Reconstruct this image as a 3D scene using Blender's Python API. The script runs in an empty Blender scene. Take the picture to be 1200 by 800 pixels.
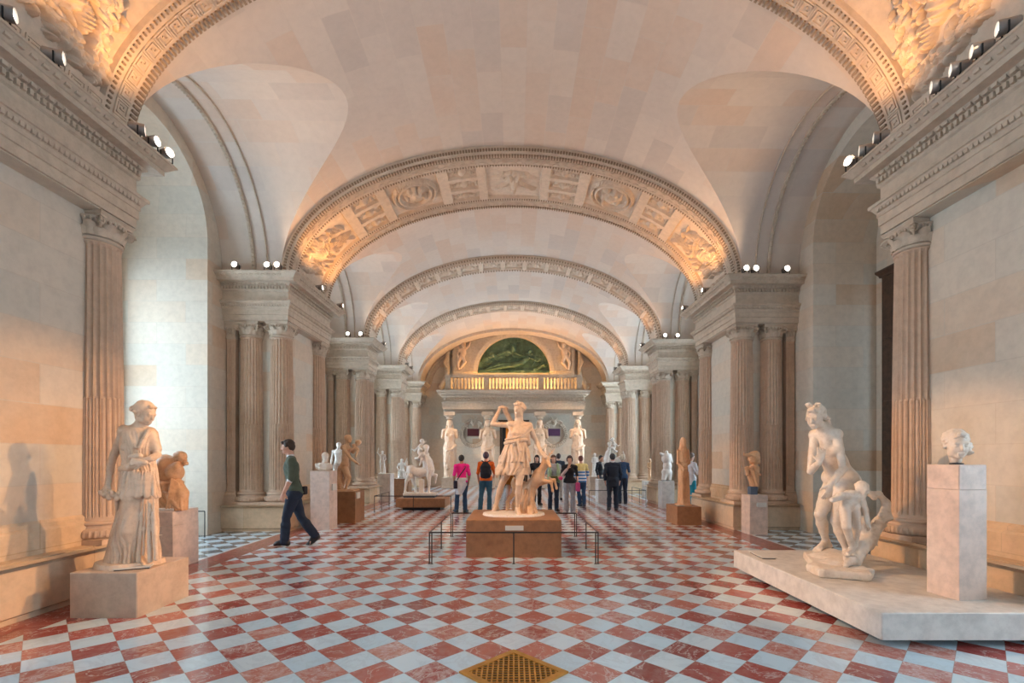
import bpy, bmesh, math, random
import numpy as np
from mathutils import Vector, Matrix, Euler
SC = bpy.context.scene
COL = SC.collection
PI = math.pi
random.seed(7)

# ------------------------------------------------------------------ helpers
def link(o, parent=None):
    COL.objects.link(o)
    if parent is not None: o.parent = parent
    return o
def tag(o, label=None, cat=None, group=None, kind=None):
    if label: o['label'] = label
    if cat: o['category'] = cat
    if group: o['group'] = group
    if kind: o['kind'] = kind
    return o
def thing(name, loc=(0,0,0), label=None, cat=None, group=None, rz=0, kind=None):
    o = bpy.data.objects.new(name, None); o.empty_display_size = .2
    link(o); o.location = loc; o.rotation_euler = (0,0,rz)
    return tag(o, label, cat, group, kind)
def copy_tree(o, parent=None):
    c = o.copy(); COL.objects.link(c)
    if parent is not None: c.parent = parent
    for ch in list(o.children): copy_tree(ch, c)
    return c

class MB:
    def __init__(s): s.v=[]; s.f=[]; s.uv=None
    def add(s, vs, fs):
        b=len(s.v); s.v.extend([tuple(map(float,p)) for p in vs]); s.f.extend([tuple(b+i for i in f) for f in fs]); return s
    def box(s,x0,x1,y0,y1,z0,z1,M=None):
        vs=[(x,y,z) for z in (z0,z1) for y in (y0,y1) for x in (x0,x1)]
        if M is not None: vs=[M@Vector(p) for p in vs]
        fs=[(0,2,3,1),(4,5,7,6),(0,1,5,4),(2,6,7,3),(0,4,6,2),(1,3,7,5)]
        return s.add(vs,fs)
    def bevbox(s,x0,x1,y0,y1,z0,z1,b=.01):
        # box with chamfered vertical and top edges
        def ring(i,z): return [(x0+i,y0+b,z),(x0+b,y0+i,z),(x1-b,y0+i,z),(x1-i,y0+b,z),(x1-i,y1-b,z),(x1-b,y1-i,z),(x0+b,y1-i,z),(x0+i,y1-b,z)]
        r=[ring(0,z0),ring(0,z1-b),ring(b*.9,z1)]
        vs=[p for q in r for p in q]; fs=[]
        for k in range(2):
            for i in range(8):
                j=(i+1)%8; fs.append((k*8+i,k*8+j,k*8+8+j,k*8+8+i))
        fs.append(tuple(range(7,-1,-1))); fs.append(tuple(range(16,24)))
        return s.add(vs,fs)
    def grid(s,fn,nu,nv,flip=False,close_u=False):
        vs=[fn(i/(nu if close_u else nu-1 if nu>1 else 1), j/(nv-1)) for j in range(nv) for i in range(nu)]
        fs=[]
        for j in range(nv-1):
            for i in range(nu if close_u else nu-1):
                i2=(i+1)%nu; q=(j*nu+i,j*nu+i2,(j+1)*nu+i2,(j+1)*nu+i)
                fs.append(q[::-1] if flip else q)
        return s.add(vs,fs)
    def lathe(s,prof,n=24,c=(0,0,0),rf=None,cap=True):
        vs=[];fs=[]
        for k,(r,z) in enumerate(prof):
            for i in range(n):
                a=2*PI*i/n; rr=r*(rf(a,z) if rf else 1)
                vs.append((c[0]+rr*math.cos(a),c[1]+rr*math.sin(a),c[2]+z))
        for k in range(len(prof)-1):
            for i in range(n):
                j=(i+1)%n; fs.append((k*n+i,k*n+j,(k+1)*n+j,(k+1)*n+i))
        if cap:
            fs.append(tuple(range(n-1,-1,-1))); fs.append(tuple(range((len(prof)-1)*n,len(prof)*n)))
        return s.add(vs,fs)
    def tube(s,p,r,n=8,cap=True,closed=False):
        p=[Vector(q) for q in p]; m=len(p)
        rr=r if isinstance(r,(list,tuple)) else [r]*m
        vs=[];fs=[]; up=None
        for k in range(m):
            if closed: t=(p[(k+1)%m]-p[k-1])
            else: t=(p[min(k+1,m-1)]-p[max(k-1,0)])
            t.normalize()
            if up is None: up=Vector((0,0,1)) if abs(t.z)<.9 else Vector((1,0,0))
            a=up-t*up.dot(t)
            if a.length<1e-4: a=t.orthogonal()
            a.normalize(); up=a; b=t.cross(a)
            for i in range(n):
                w=2*PI*i/n; vs.append(p[k]+(a*math.cos(w)+b*math.sin(w))*rr[k])
        for k in range(m if closed else m-1):
            k2=(k+1)%m
            for i in range(n):
                j=(i+1)%n; fs.append((k*n+i,k*n+j,k2*n+j,k2*n+i))
        if cap and not closed:
            fs.append(tuple(range(n-1,-1,-1))); fs.append(tuple(range((m-1)*n,m*n)))
        return s.add(vs,fs)
    def ell(s,c,r,M=None,nu=12,nv=8):
        c=Vector(c)
        vs=[];fs=[]
        for j in range(nv+1):
            t=PI*j/nv
            for i in range(nu):
                a=2*PI*i/nu; q=Vector((r[0]*math.sin(t)*math.cos(a),r[1]*math.sin(t)*math.sin(a),r[2]*math.cos(t)))
                if M is not None: q=M@q
                vs.append(c+q)
        for j in range(nv):
            for i in range(nu):
                k=(i+1)%nu; fs.append((j*nu+i,(j+1)*nu+i,(j+1)*nu+k,j*nu+k))
        return s.add(vs,fs)
    def sweep(s,path,prof,closed=False):
        """sweep (out,z) profile along a horizontal path; out = right-hand side of travel"""
        P=[Vector((a,b,0)) for a,b in path]; n=len(P); N=[]
        for i in range(n):
            ds=[]
            if i>0 or closed: ds.append((P[i]-P[i-1]).normalized())
            if i<n-1 or closed: ds.append((P[(i+1)%n]-P[i]).normalized())
            ns=[Vector((d.y,-d.x,0)) for d in ds]
            if len(ns)==2:
                m=(ns[0]+ns[1]); m/= max(1e-6,m.dot(ns[0])); N.append(m)
            else: N.append(ns[0])
        vs=[P[i]+N[i]*o+Vector((0,0,z)) for i in range(n) for (o,z) in prof]
        k=len(prof); fs=[]
        for i in range(n if closed else n-1):
            j=(i+1)%n
            for q in range(k-1): fs.append((i*k+q,j*k+q,j*k+q+1,i*k+q+1))
        return s.add(vs,fs)
    def along(s,path,step,size,off,z0,z1,depth):
        """row of small blocks along path (dentils)"""
        for (a,b) in zip(path[:-1],path[1:]):
            a=Vector((a[0],a[1],0)); b=Vector((b[0],b[1],0)); L=(b-a).length; d=(b-a)/L; n=Vector((d.y,-d.x,0))
            k=max(1,int(L/step))
            for i in range(k):
                c=a+d*(L*(i+.5)/k)
                p=[c-d*size/2+n*off,c+d*size/2+n*off,c+d*size/2+n*(off+depth),c-d*size/2+n*(off+depth)]
                s.add([(q.x,q.y,z0) for q in p]+[(q.x,q.y,z1) for q in p],[(0,3,2,1),(4,5,6,7),(0,1,5,4),(1,2,6,5),(2,3,7,6),(3,0,4,7)])
        return s
    def build(s,name,mat,parent=None,smooth=False,uvs=None,ang=None):
        me=bpy.data.meshes.new(name)
        me.from_pydata([tuple(p) for p in s.v],[],s.f); me.update()
        bm=bmesh.new(); bm.from_mesh(me); bmesh.ops.recalc_face_normals(bm,faces=bm.faces); bm.to_mesh(me); bm.free()
        if smooth:
            me.polygons.foreach_set('use_smooth',[True]*len(me.polygons))
            if ang:
                try: me.set_sharp_from_angle(angle=math.radians(ang))
                except Exception: pass
        if mat: me.materials.append(mat)
        if uvs is not None:
            l=me.uv_layers.new(name='UVMap'); 
            vi=[0]*len(me.loops); me.loops.foreach_get('vertex_index',vi)
            a=np.array(uvs,dtype=np.float32)[np.array(vi)].ravel(); l.data.foreach_set('uv',a)
        o=bpy.data.objects.new(name,me); link(o,parent)
        return o

# ------------------------------------------------------------------ materials
def newmat(name):
    m=bpy.data.materials.new(name); m.use_nodes=True; nt=m.node_tree
    return m,nt,nt.nodes['Principled BSDF']
def nd(nt,t,**k):
    n=nt.nodes.new(t)
    for a,b in k.items(): setattr(n,a,b)
    return n
def L(nt,a,b): nt.links.new(a,b)
def ramp(nt,stops,inp=None,interp='LINEAR'):
    r=nd(nt,'ShaderNodeValToRGB'); r.color_ramp.interpolation=interp
    e=r.color_ramp.elements
    while len(e)>1: e.remove(e[-1])
    e[0].position=stops[0][0]; e[0].color=(*stops[0][1],1)
    for p,c in stops[1:]:
        q=e.new(p); q.color=(*c,1)
    if inp is not None: L(nt,inp,r.inputs[0])
    return r
def mixc(nt,fac,a,b,mode='MIX'):
    m=nd(nt,'ShaderNodeMix',data_type='RGBA',blend_type=mode)
    for v,i in ((fac,0),(a,6),(b,7)):
        if isinstance(v,(int,float)): m.inputs[i].default_value=v
        elif isinstance(v,tuple): m.inputs[i].default_value=(*v,1)
        else: L(nt,v,m.inputs[i])
    return m.outputs[2]
def noise(nt,vec,scale,detail=4,rough=.55,dist=0):
    n=nd(nt,'ShaderNodeTexNoise'); n.inputs['Scale'].default_value=scale; n.inputs['Detail'].default_value=detail
    n.inputs['Roughness'].default_value=rough; n.inputs['Distortion'].default_value=dist
    if vec is not None: L(nt,vec,n.inputs['Vector'])
    return n
def simple(name,c,rough=.6,metal=0,var=.12,scale=6,bump=0,spec=.5):
    m,nt,b=newmat(name)
    tc=nd(nt,'ShaderNodeTexCoord'); n=noise(nt,tc.outputs['Object'],scale)
    r=ramp(nt,[(.3,tuple(x*(1-var) for x in c)),(.7,tuple(min(1,x*(1+var)) for x in c))],n.outputs['Fac'])
    L(nt,r.outputs[0],b.inputs['Base Color']); b.inputs['Roughness'].default_value=rough; b.inputs['Metallic'].default_value=metal
    b.inputs['Specular IOR Level'].default_value=spec
    if bump:
        bp=nd(nt,'ShaderNodeBump'); bp.inputs['Strength'].default_value=bump; bp.inputs['Distance'].default_value=.01
        n2=noise(nt,tc.outputs['Object'],scale*8); L(nt,n2.outputs['Fac'],bp.inputs['Height']); L(nt,bp.outputs[0],b.inputs['Normal'])
    return m
def emis(name,c,st):
    m,nt,b=newmat(name); b.inputs['Base Color'].default_value=(*c,1)
    b.inputs['Emission Color'].default_value=(*c,1); b.inputs['Emission Strength'].default_value=st
    return m
def stone(name,stops,blocks=None,coord='wall',mortar=.82,stain=.25,rough=.75,joint=.006):
    """limestone ashlar: per-block tint, fine joints, large soft stains"""
    m,nt,b=newmat(name)
    geo=nd(nt,'ShaderNodeNewGeometry')
    pos=geo.outputs['Position']
    if coord=='wall':
        sp=nd(nt,'ShaderNodeSeparateXYZ'); L(nt,pos,sp.inputs[0])
        ad=nd(nt,'ShaderNodeMath',operation='ADD'); L(nt,sp.outputs[0],ad.inputs[0]); L(nt,sp.outputs[1],ad.inputs[1])
        cb=nd(nt,'ShaderNodeCombineXYZ'); L(nt,ad.outputs[0],cb.inputs[0]); L(nt,sp.outputs[2],cb.inputs[1]); vec=cb.outputs[0]
    elif coord=='uv':
        vec=nd(nt,'ShaderNodeTexCoord').outputs['UV']
    else: vec=pos
    n1=noise(nt,pos,.55,5,.6); n2=noise(nt,pos,9,6,.65)
    if blocks:
        br=nd(nt,'ShaderNodeTexBrick'); L(nt,vec,br.inputs['Vector'])
        br.inputs['Color1'].default_value=(0,0,0,1); br.inputs['Color2'].default_value=(1,1,1,1); br.inputs['Mortar'].default_value=(.5,.5,.5,1)
        br.inputs['Scale'].default_value=1; br.inputs['Mortar Size'].default_value=joint; br.inputs['Mortar Smooth'].default_value=.3; br.inputs['Bias'].default_value=0
        br.inputs['Brick Width'].default_value=blocks[0]; br.inputs['Row Height'].default_value=blocks[1]
        mx=nd(nt,'ShaderNodeMath',operation='MULTIPLY_ADD'); L(nt,br.outputs['Color'],mx.inputs[0]); mx.inputs[1].default_value=.62; 
        m2=nd(nt,'ShaderNodeMath',operation='MULTIPLY'); L(nt,n1.outputs['Fac'],m2.inputs[0]); m2.inputs[1].default_value=.42; L(nt,m2.outputs[0],mx.inputs[2])
        r=ramp(nt,stops,mx.outputs[0]); col=r.outputs[0]
        mf=nd(nt,'ShaderNodeMath',operation='MULTIPLY'); L(nt,br.outputs['Fac'],mf.inputs[0]); mf.inputs[1].default_value=1-mortar
        col=mixc(nt,mf.outputs[0],col,(.18,.13,.09))
    else:
        r=ramp(nt,stops,n1.outputs['Fac']); col=r.outputs[0]
    r2=ramp(nt,[(.25,(1-stain,)*3),(.6,(1,1,1))],n2.outputs['Fac'])
    col=mixc(nt,1.0,col,r2.outputs[0],'MULTIPLY')
    L(nt,col,b.inputs['Base Color']); b.inputs['Roughness'].default_value=rough
    bp=nd(nt,'ShaderNodeBump'); bp.inputs['Strength'].default_value=.25; bp.inputs['Distance'].default_value=.01
    L(nt,n2.outputs['Fac'],bp.inputs['Height']); L(nt,bp.outputs[0],b.inputs['Normal'])
    return m
M={}
M['wall']=stone('limestone_ashlar',[(.0,(.52,.50,.43)),(.3,(.60,.55,.46)),(.5,(.64,.57,.47)),(.70,(.64,.53,.41)),(.86,(.57,.40,.26)),(1,(.64,.60,.52))],(1.15,.42),mortar=.88,stain=.14)
M['vault']=stone('limestone_vault',[(.0,(.52,.46,.41)),(.35,(.63,.55,.48)),(.55,(.67,.59,.51)),(.78,(.64,.51,.41)),(1,(.70,.64,.57))],(.95,.42),coord='uv',mortar=.95,stain=.07)
M['column']=stone('column_limestone',[(.3,(.50,.35,.24)),(.5,(.59,.43,.31)),(.7,(.55,.40,.29))],None,stain=.2)
M['trim']=stone('carved_limestone',[(.3,(.50,.41,.31)),(.5,(.58,.48,.37)),(.7,(.53,.43,.33))],None,stain=.25)
M['plinth']=stone('plinth_limestone',[(.0,(.62,.52,.40)),(.4,(.66,.50,.34)),(.7,(.62,.42,.25)),(1,(.68,.60,.5))],(1.2,.6),mortar=.8,stain=.2)
M['band']=stone('band_limestone',[(.3,(.60,.48,.37)),(.5,(.68,.56,.44)),(.7,(.64,.51,.39))],None,stain=.2)
def statue_mat(name,c1,c2,c3,rough=.45):
    m,nt,b=newmat(name)
    tc=nd(nt,'ShaderNodeTexCoord'); o=tc.outputs['Object']
    n=noise(nt,o,2.2,6,.6,.4); r=ramp(nt,[(.3,c1),(.5,c2),(.72,c3)],n.outputs['Fac'])
    n2=noise(nt,o,22,6,.7); r2=ramp(nt,[(.3,(.8,.76,.72)),(.52,(1,1,1))],n2.outputs['Fac'])
    col=mixc(nt,.8,r.outputs[0],r2.outputs[0],'MULTIPLY'); L(nt,col,b.inputs['Base Color'])
    b.inputs['Roughness'].default_value=rough
    bp=nd(nt,'ShaderNodeBump'); bp.inputs['Strength'].default_value=.15; bp.inputs['Distance'].default_value=.006
    L(nt,n2.outputs['Fac'],bp.inputs['Height']); L(nt,bp.outputs[0],b.inputs['Normal'])
    return m
M['marble']=statue_mat('cream_marble',(.62,.43,.29),(.71,.53,.38),(.75,.60,.46))
M['marble_w']=statue_mat('white_marble',(.74,.69,.62),(.80,.76,.70),(.84,.81,.76))
M['marble_p']=statue_mat('pale_marble',(.66,.55,.44),(.74,.65,.55),(.79,.72,.63))
M['marble_o']=statue_mat('ochre_marble',(.58,.33,.17),(.68,.43,.25),(.74,.53,.35))
M['marble_r']=statue_mat('russet_stone',(.62,.31,.15),(.74,.42,.22),(.78,.52,.32),.6)
M['ped_cream']=stone('travertine_cream',[(.3,(.48,.35,.25)),(.5,(.58,.44,.33)),(.7,(.53,.39,.29))],None,stain=.25,rough=.5)
M['ped_pink']=stone('pink_stone',[(.3,(.62,.46,.38)),(.5,(.70,.55,.46)),(.7,(.74,.62,.54))],None,stain=.3,rough=.5)
M['ped_grey']=stone('pale_grey_stone',[(.3,(.58,.55,.50)),(.5,(.68,.65,.60)),(.7,(.72,.69,.65))],None,stain=.3,rough=.5)
M['ped_brown']=stone('brown_travertine',[(.3,(.25,.11,.045)),(.5,(.34,.165,.075)),(.7,(.29,.14,.06))],None,stain=.35,rough=.45)
M['mould']=stone('brown_moulding_stone',[(.3,(.26,.18,.12)),(.5,(.34,.25,.17)),(.7,(.30,.21,.14))],None,stain=.3)  # darker brown than the band stone around it
M['metal']=simple('dark_iron',(.02,.025,.03),.4,.6)
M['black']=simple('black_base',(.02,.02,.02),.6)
M['brass']=simple('brass_grate',(.58,.27,.05),.4,.35,.2,10)
M['bluegrey']=simple('blue_grey_mount',(.09,.12,.17),.6)
M['label']=simple('label_card',(.62,.60,.55),.6,0,.03)
M['wood_dark']=simple('dark_shutter_wood',(.055,.028,.015),.45,0,.4,12)
M['glass_day']=emis('daylit_pane',(.72,.86,1.0),1.0)
# ------------------------------------------------------------------ architecture
FX=4.70      # frieze / column face
ZC=5.32      # cornice top
PIERS=[(-2.6,-.35),(3.65,5.90),(9.86,12.10),(15.25,16.25),(19.75,20.75),(23.95,25.2)]
BAYS=[(PIERS[i][1],PIERS[i+1][0]) for i in range(5)]
XW=6.05; XN={-1:7.75,1:7.35}
YB=-2.6; YE=25.2

def zm(x,a=4.85,b=2.76): return ZC+b*math.sqrt(max(0,1-(x/a)**2))
def xm(z,a=4.85,b=2.76): return a*math.sqrt(max(0,1-((z-ZC)/b)**2))

# arc-length table helper for an ellipse
class Ell:
    def __init__(s,a,b,z0=ZC,n=400):
        s.a=a;s.b=b;s.z0=z0
        t=np.linspace(0,PI,n); x=a*np.cos(t); z=b*np.sin(t)
        d=np.hypot(np.diff(x),np.diff(z)); s.S=np.concatenate([[0],np.cumsum(d)]); s.t=t; s.L=float(s.S[-1])
    def at(s,u,off=0):
        """u arc length from +x springing; off toward the room"""
        t=float(np.interp(u,s.S,s.t)); x=s.a*math.cos(t); z=s.b*math.sin(t)
        nx,nz=math.cos(t)/s.a,math.sin(t)/s.b; l=math.hypot(nx,nz); nx/=l;nz/=l
        return x-nx*off, s.z0+z-nz*off
EB=Ell(4.85,2.76)

# floor ---------------------------------------------------------------------
def floor_mat():
    m,nt,b=newmat('marble_checker_floor')
    geo=nd(nt,'ShaderNodeNewGeometry'); pos=geo.outputs['Position']
    sp=nd(nt,'ShaderNodeSeparateXYZ'); L(nt,pos,sp.inputs[0]); D=.3935
    def mth(op,a,bv=None,c=None):
        n=nd(nt,'ShaderNodeMath',operation=op)
        for i,v in enumerate((a,bv,c)):
            if v is None: continue
            if isinstance(v,(int,float)): n.inputs[i].default_value=v
            else: L(nt,v,n.inputs[i])
        return n.outputs[0]
    yy=mth('SUBTRACT',sp.outputs[1],3.79)
    A=mth('DIVIDE',mth('ADD',yy,sp.outputs[0]),D); B=mth('DIVIDE',mth('SUBTRACT',yy,sp.outputs[0]),D)
    fa=mth('FLOOR',A); fb=mth('FLOOR',B)
    par=mth('ABSOLUTE',mth('MODULO',mth('ADD',mth('ADD',fa,fb),2000),2))   # 0 white 1 red
    cell=nd(nt,'ShaderNodeCombineXYZ'); L(nt,fa,cell.inputs[0]); L(nt,fb,cell.inputs[1])
    wn=nd(nt,'ShaderNodeTexWhiteNoise',noise_dimensions='2D'); L(nt,cell.outputs[0],wn.inputs['Vector'])
    rnd=wn.outputs['Value']
    off=nd(nt,'ShaderNodeVectorMath',operation='MULTIPLY_ADD'); L(nt,wn.outputs['Color'],off.inputs[0]); off.inputs[1].default_value=(9,9,9); L(nt,pos,off.inputs[2])
    nv=noise(nt,off.outputs[0],3.2,7,.62,1.2); nf=noise(nt,off.outputs[0],14,6,.7,.5)
    # red tiles
    redb=ramp(nt,[(.0,(.26,.035,.03)),(.35,(.36,.06,.05)),(.6,(.45,.10,.075)),(.8,(.52,.19,.14)),(1,(.33,.05,.045))],rnd)
    mott=ramp(nt,[(.42,(0,0,0)),(.62,(1,1,1))],nf.outputs['Fac'])
    big=mth('GREATER_THAN',rnd,.72)
    mfac=mth('MULTIPLY',mott.outputs[0],mth('MULTIPLY_ADD',big,.55,.15))
    red=mixc(nt,mfac,redb.outputs[0],(.66,.46,.42))
    vein=ramp(nt,[(.485,(0,0,0)),(.5,(1,1,1)),(.515,(0,0,0))],nv.outputs['Fac'])
    red=mixc(nt,mth('MULTIPLY',vein.outputs[0],.65),red,(.78,.66,.62))
    # white tiles, the blue reflection of the sky put into their colour
    whb=ramp(nt,[(0,(.54,.70,.79)),(.5,(.65,.79,.86)),(1,(.66,.74,.77))],rnd)
    wv=ramp(nt,[(.46,(0,0,0)),(.5,(1,1,1)),(.56,(0,0,0))],nv.outputs['Fac'])
    wh=mixc(nt,mth('MULTIPLY',wv.outputs[0],.35),whb.outputs[0],(.42,.50,.56))
    nave=mixc(nt,par,wh,red)
    # side bays grey / white
    gr=mixc(nt,mott.outputs[0],(.13,.14,.15),(.27,.28,.29))
    bay=mixc(nt,par,wh,gr)
    # grout
    def edge(v):
        f=mth('FRACT',v); return mth('MINIMUM',f,mth('SUBTRACT',1,f))
    e=mth('MINIMUM',edge(A),edge(B)); g=mth('LESS_THAN',e,.008)
    nave=mixc(nt,mth('MULTIPLY',g,.6),nave,(.3,.2,.17)); bay=mixc(nt,mth('MULTIPLY',g,.5),bay,(.3,.27,.24))
    ax=mth('ABSOLUTE',sp.outputs[0])
    strip=mixc(nt,nf.outputs['Fac'],(.26,.045,.035),(.42,.12,.09))
    strip=mixc(nt,mth('MULTIPLY',vein.outputs[0],.5),strip,(.7,.5,.46))
    c=mixc(nt,mth('GREATER_THAN',ax,4.27),nave,strip)
    c=mixc(nt,mth('GREATER_THAN',ax,4.70),c,(.72,.70,.66))
    c=mixc(nt,mth('GREATER_THAN',ax,4.745),c,bay)
    L(nt,c,b.inputs['Base Color'])
    rr=nd(nt,'ShaderNodeMapRange'); L(nt,nf.outputs['Fac'],rr.inputs[0]); rr.inputs[3].default_value=.10; rr.inputs[4].default_value=.2
    L(nt,rr.outputs[0],b.inputs['Roughness']); b.inputs['Specular IOR Level'].default_value=.75
    bp=nd(nt,'ShaderNodeBump'); bp.inputs['Strength'].default_value=.08; bp.inputs['Distance'].default_value=.01
    nb=noise(nt,pos,2.5,3); L(nt,nb.outputs['Fac'],bp.inputs['Height']); L(nt,bp.outputs[0],b.inputs['Normal'])
    return m
M['floor']=floor_mat()
f=MB(); f.box(-9,9,YB-.5,YE+1.8,-.15,0); tag(f.build('floor',M['floor']),kind='structure')

# ceiling: barrel + cross vaults -------------------------------------------
def bay_geo(y0,y1):
    yc=(y0+y1)/2; r=(y1-y0)/2; h=min(2.2,r*1.12+.0); h=2.25 if r>1.9 else 2.05
    return yc,r,h
V=[];F=[];UV=[]
def vgrid(fn,nu,nv):
    b=len(V)
    for j in range(nv):
        for i in range(nu):
            p,uv=fn(i/(nu-1),j/(nv-1)); V.append(p); UV.append(uv)
    for j in range(nv-1):
        for i in range(nu-1): F.append((b+j*nu+i,b+j*nu+i+1,b+(j+1)*nu+i+1,b+(j+1)*nu+i))
def uarc(x,z):
    t=math.atan2((z-ZC)/EB.b,x/EB.a); return float(np.interp(t,EB.t,EB.S))
for bi,(y0,y1) in enumerate(BAYS):
    yc,r,h=bay_geo(y0,y1)
    for sg in (-1,1):
        def cv(u,v):
            th=PI*u; y=yc-r*math.cos(th); z=ZC+h*math.sin(th); xi=xm(z)
            x=(xi+(XW-xi)*v)*sg
            return (x,y,z),(x+3,r*1.05*th)
        vgrid(cv,41,8)
    def mainv(u,v):
        th=PI*u; y=yc-r*math.cos(th); z=ZC+h*math.sin(th); xi=xm(z)
        ti=math.acos(min(1,xi/EB.a)); t=ti+(PI-2*ti)*v
        x=EB.a*math.cos(t); zz=ZC+EB.b*math.sin(t)
        return (x,y,zz),(y+50,float(np.interp(t,EB.t,EB.S)))
    vgrid(mainv,41,49)
for (y0,y1) in PIERS:   # barrel over the pier zones (behind the bands)
    def pv(u,v):
        t=PI*v; return (EB.a*math.cos(t),y0+(y1-y0)*u,ZC+EB.b*math.sin(t)),(y0+(y1-y0)*u+50,float(np.interp(t,EB.t,EB.S)))
    vgrid(pv,3,49)
c=MB(); c.v=V; c.f=F
ceil=c.build('ceiling',M['vault'],uvs=UV,smooth=True,ang=35); tag(ceil,kind='structure')

# walls with niches ----------------------------------------------------------
def side_walls(sg,name):
    w=MB()
    def X(x): return x*sg
    def bx(x0,x1,y0,y1,z0,z1): w.box(min(X(x0),X(x1)),max(X(x0),X(x1)),y0,y1,z0,z1)
    for (y0,y1) in PIERS:
        ins=.25 if y0<23 else .25
        bx(4.93,XW,y0+.25,(y1-.25) if y1<25 else y1,0,4.42)       # pier core, recessed behind the columns
        bx(4.73,XW,y0+.03,(y1-.03) if y1<25 else y1,4.38,ZC-.02)
        bx(4.86,XW+2,y0+.002,y1-.002,ZC-.05,8.0)
    for (y0,y1) in BAYS:
        yc,r,h=bay_geo(y0,y1); nr=r-.48; nz=ZC+h-.25-nr; xn=XN[sg]
        # face with arched opening (x=XW)
        def face(u,v):
            th=PI*u
            a=(yc-r*math.cos(th),ZC+h*math.sin(th)); b=(yc-nr*math.cos(th),nz+nr*math.sin(th))
            return (X(XW),a[0]+(b[0]-a[0])*v,a[1]+(b[1]-a[1])*v)
        w.grid(face,41,3)
        for s2 in (-1,1):
            ya=yc+s2*r*1.0; yb=yc+s2*nr
            # lower strip of wall next to the opening, up to cross-vault springing then to niche springing
            w.add([(X(XW),ya+s2*.25,0),(X(XW),yb,0),(X(XW),yb,nz),(X(XW),ya,ZC),(X(XW),ya+s2*.25,ZC)],[(0,1,2,3,4)])
            # jamb
            w.add([(X(XW),yb,0),(X(xn),yb,0),(X(xn),yb,nz),(X(XW),yb,nz)],[(0,1,2,3)])
        def sof(u,v):
            th=PI*u; return (X(XW+(xn-XW)*v),yc-nr*math.cos(th),nz+nr*math.sin(th))
        w.grid(sof,33,2)
        # back wall of the niche with a rectangular window opening
        wy=min(1.22,nr-.18); z0,z1=.75,5.15
        bx(xn,xn+.35,yc-nr-.2,yc-wy,0,8); bx(xn,xn+.35,yc+wy,yc+nr+.2,0,8)
        bx(xn,xn+.35,yc-wy,yc+wy,0,z0); bx(xn,xn+.35,yc-wy,yc+wy,z1,8)
    o=w.build(name,M['wall']); tag(o,kind='structure')
side_walls(-1,'wall_left'); side_walls(1,'wall_right')

# windows in the niches
wn=0
WIN_STR={-1:[11,10.5,13,14,20],1:[12,2.0,10,16,24]}
def window(sg,bi):
    global wn; wn+=1
    y0,y1=BAYS[bi]; yc,r,h=bay_geo(y0,y1); nr=r-.48; wy=min(1.22,nr-.18); xn=XN[sg]; z0,z1=.75,5.15
    t=thing('window_%d'%wn,((xn+.12)*sg,yc,z0),kind='structure')
    fr=MB(); W=.09
    def bx(a,b,c,d,x0=-.06,x1=.10): fr.box(min(x0*sg,x1*sg),max(x0*sg,x1*sg),a,b,c,d)
    H=z1-z0
    bx(-wy,-wy+W,0,H); bx(wy-W,wy,0,H); bx(-wy,wy,0,W); bx(-wy,wy,H-W,H); bx(-.06,.06,0,H)
    for k in range(1,6): bx(-wy,wy,H*k/6-.018,H*k/6+.018,0,.05)
    for s in (-1,1): bx(s*wy/2-.018,s*wy/2+.018,0,H,0,.05)
    wf=fr.build('window_frame',M['wood_dark'],t)
    g=MB(); g.box(min(.06*sg,.08*sg),max(.06*sg,.08*sg),-wy+.02,wy-.02,.02,H-.02)
    m=emis('daylit_pane_%d'%wn,(.66,.84,1.0),WIN_STR[sg][bi]); g.build('window_pane',m,wf)
for sg in (-1,1):
    for bi in range(5): window(sg,bi)

# dark casing of the window beside the right near pier
cs=thing('shutter',(7.2,7.90,0),'tall dark wooden window shutter with a moulded top, behind the right-hand near column','shutter')
s=MB()
for y in (.62,): s.box(-.10,.06,y,y+.40,.0,5.0)
s.build('shutter_leaf',M['wood_dark'],cs)
s=MB()
for k in range(4): s.box(-.125,-.10,.68,.96,.25+k*1.18,1.2+k*1.18)
s.build('shutter_panel',M['wood_dark'],cs)
s=MB(); s.sweep([(.06,.60),(-.10,.60),(-.10,1.04),(.06,1.04)][::-1],[(0,5.0),(.02,5.0),(.03,5.04),(.06,5.08),(.07,5.10),(.07,5.13),(-.1,5.13)])
s.build('shutter_cornice',M['wood_dark'],cs)

# back wall behind the camera with two added windows that glow as fill light
w=MB(); w.box(-8,-3.4,YB-.5,YB-.1,0,8.6); w.box(3.4,8,YB-.5,YB-.1,0,8.6); w.box(-.7,.7,YB-.5,YB-.1,0,8.6)
w.box(-3.4,3.4,YB-.5,YB-.1,0,1.0); w.box(-3.4,3.4,YB-.5,YB-.1,5.6,8.6)
tag(w.build('wall_front',M['wall']),kind='structure')
for k,(a,b) in enumerate(((-3.4,-.7),(.7,3.4))):
    wn+=1; t=thing('window_%d'%wn,((a+b)/2,YB-.3,1.0),kind='structure'); h=(b-a)/2
    fr=MB(); fr.box(-h,-h+.09,-.05,.05,0,4.6); fr.box(h-.09,h,-.05,.05,0,4.6); fr.box(-h,h,-.05,.05,0,.09); fr.box(-h,h,-.05,.05,4.51,4.6)
    for q in range(1,5): fr.box(-h,h,-.03,.03,4.6*q/5-.02,4.6*q/5+.02)
    fr.box(-.04,.04,-.04,.04,0,4.6); wf=fr.build('window_frame',M['wood_dark'],t)
    g=MB(); g.box(-h+.03,h-.03,-.045,-.03,.02,4.58); g.build('window_pane',emis('daylit_pane_front',(.62,.80,1.0),1.5),wf)

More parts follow.
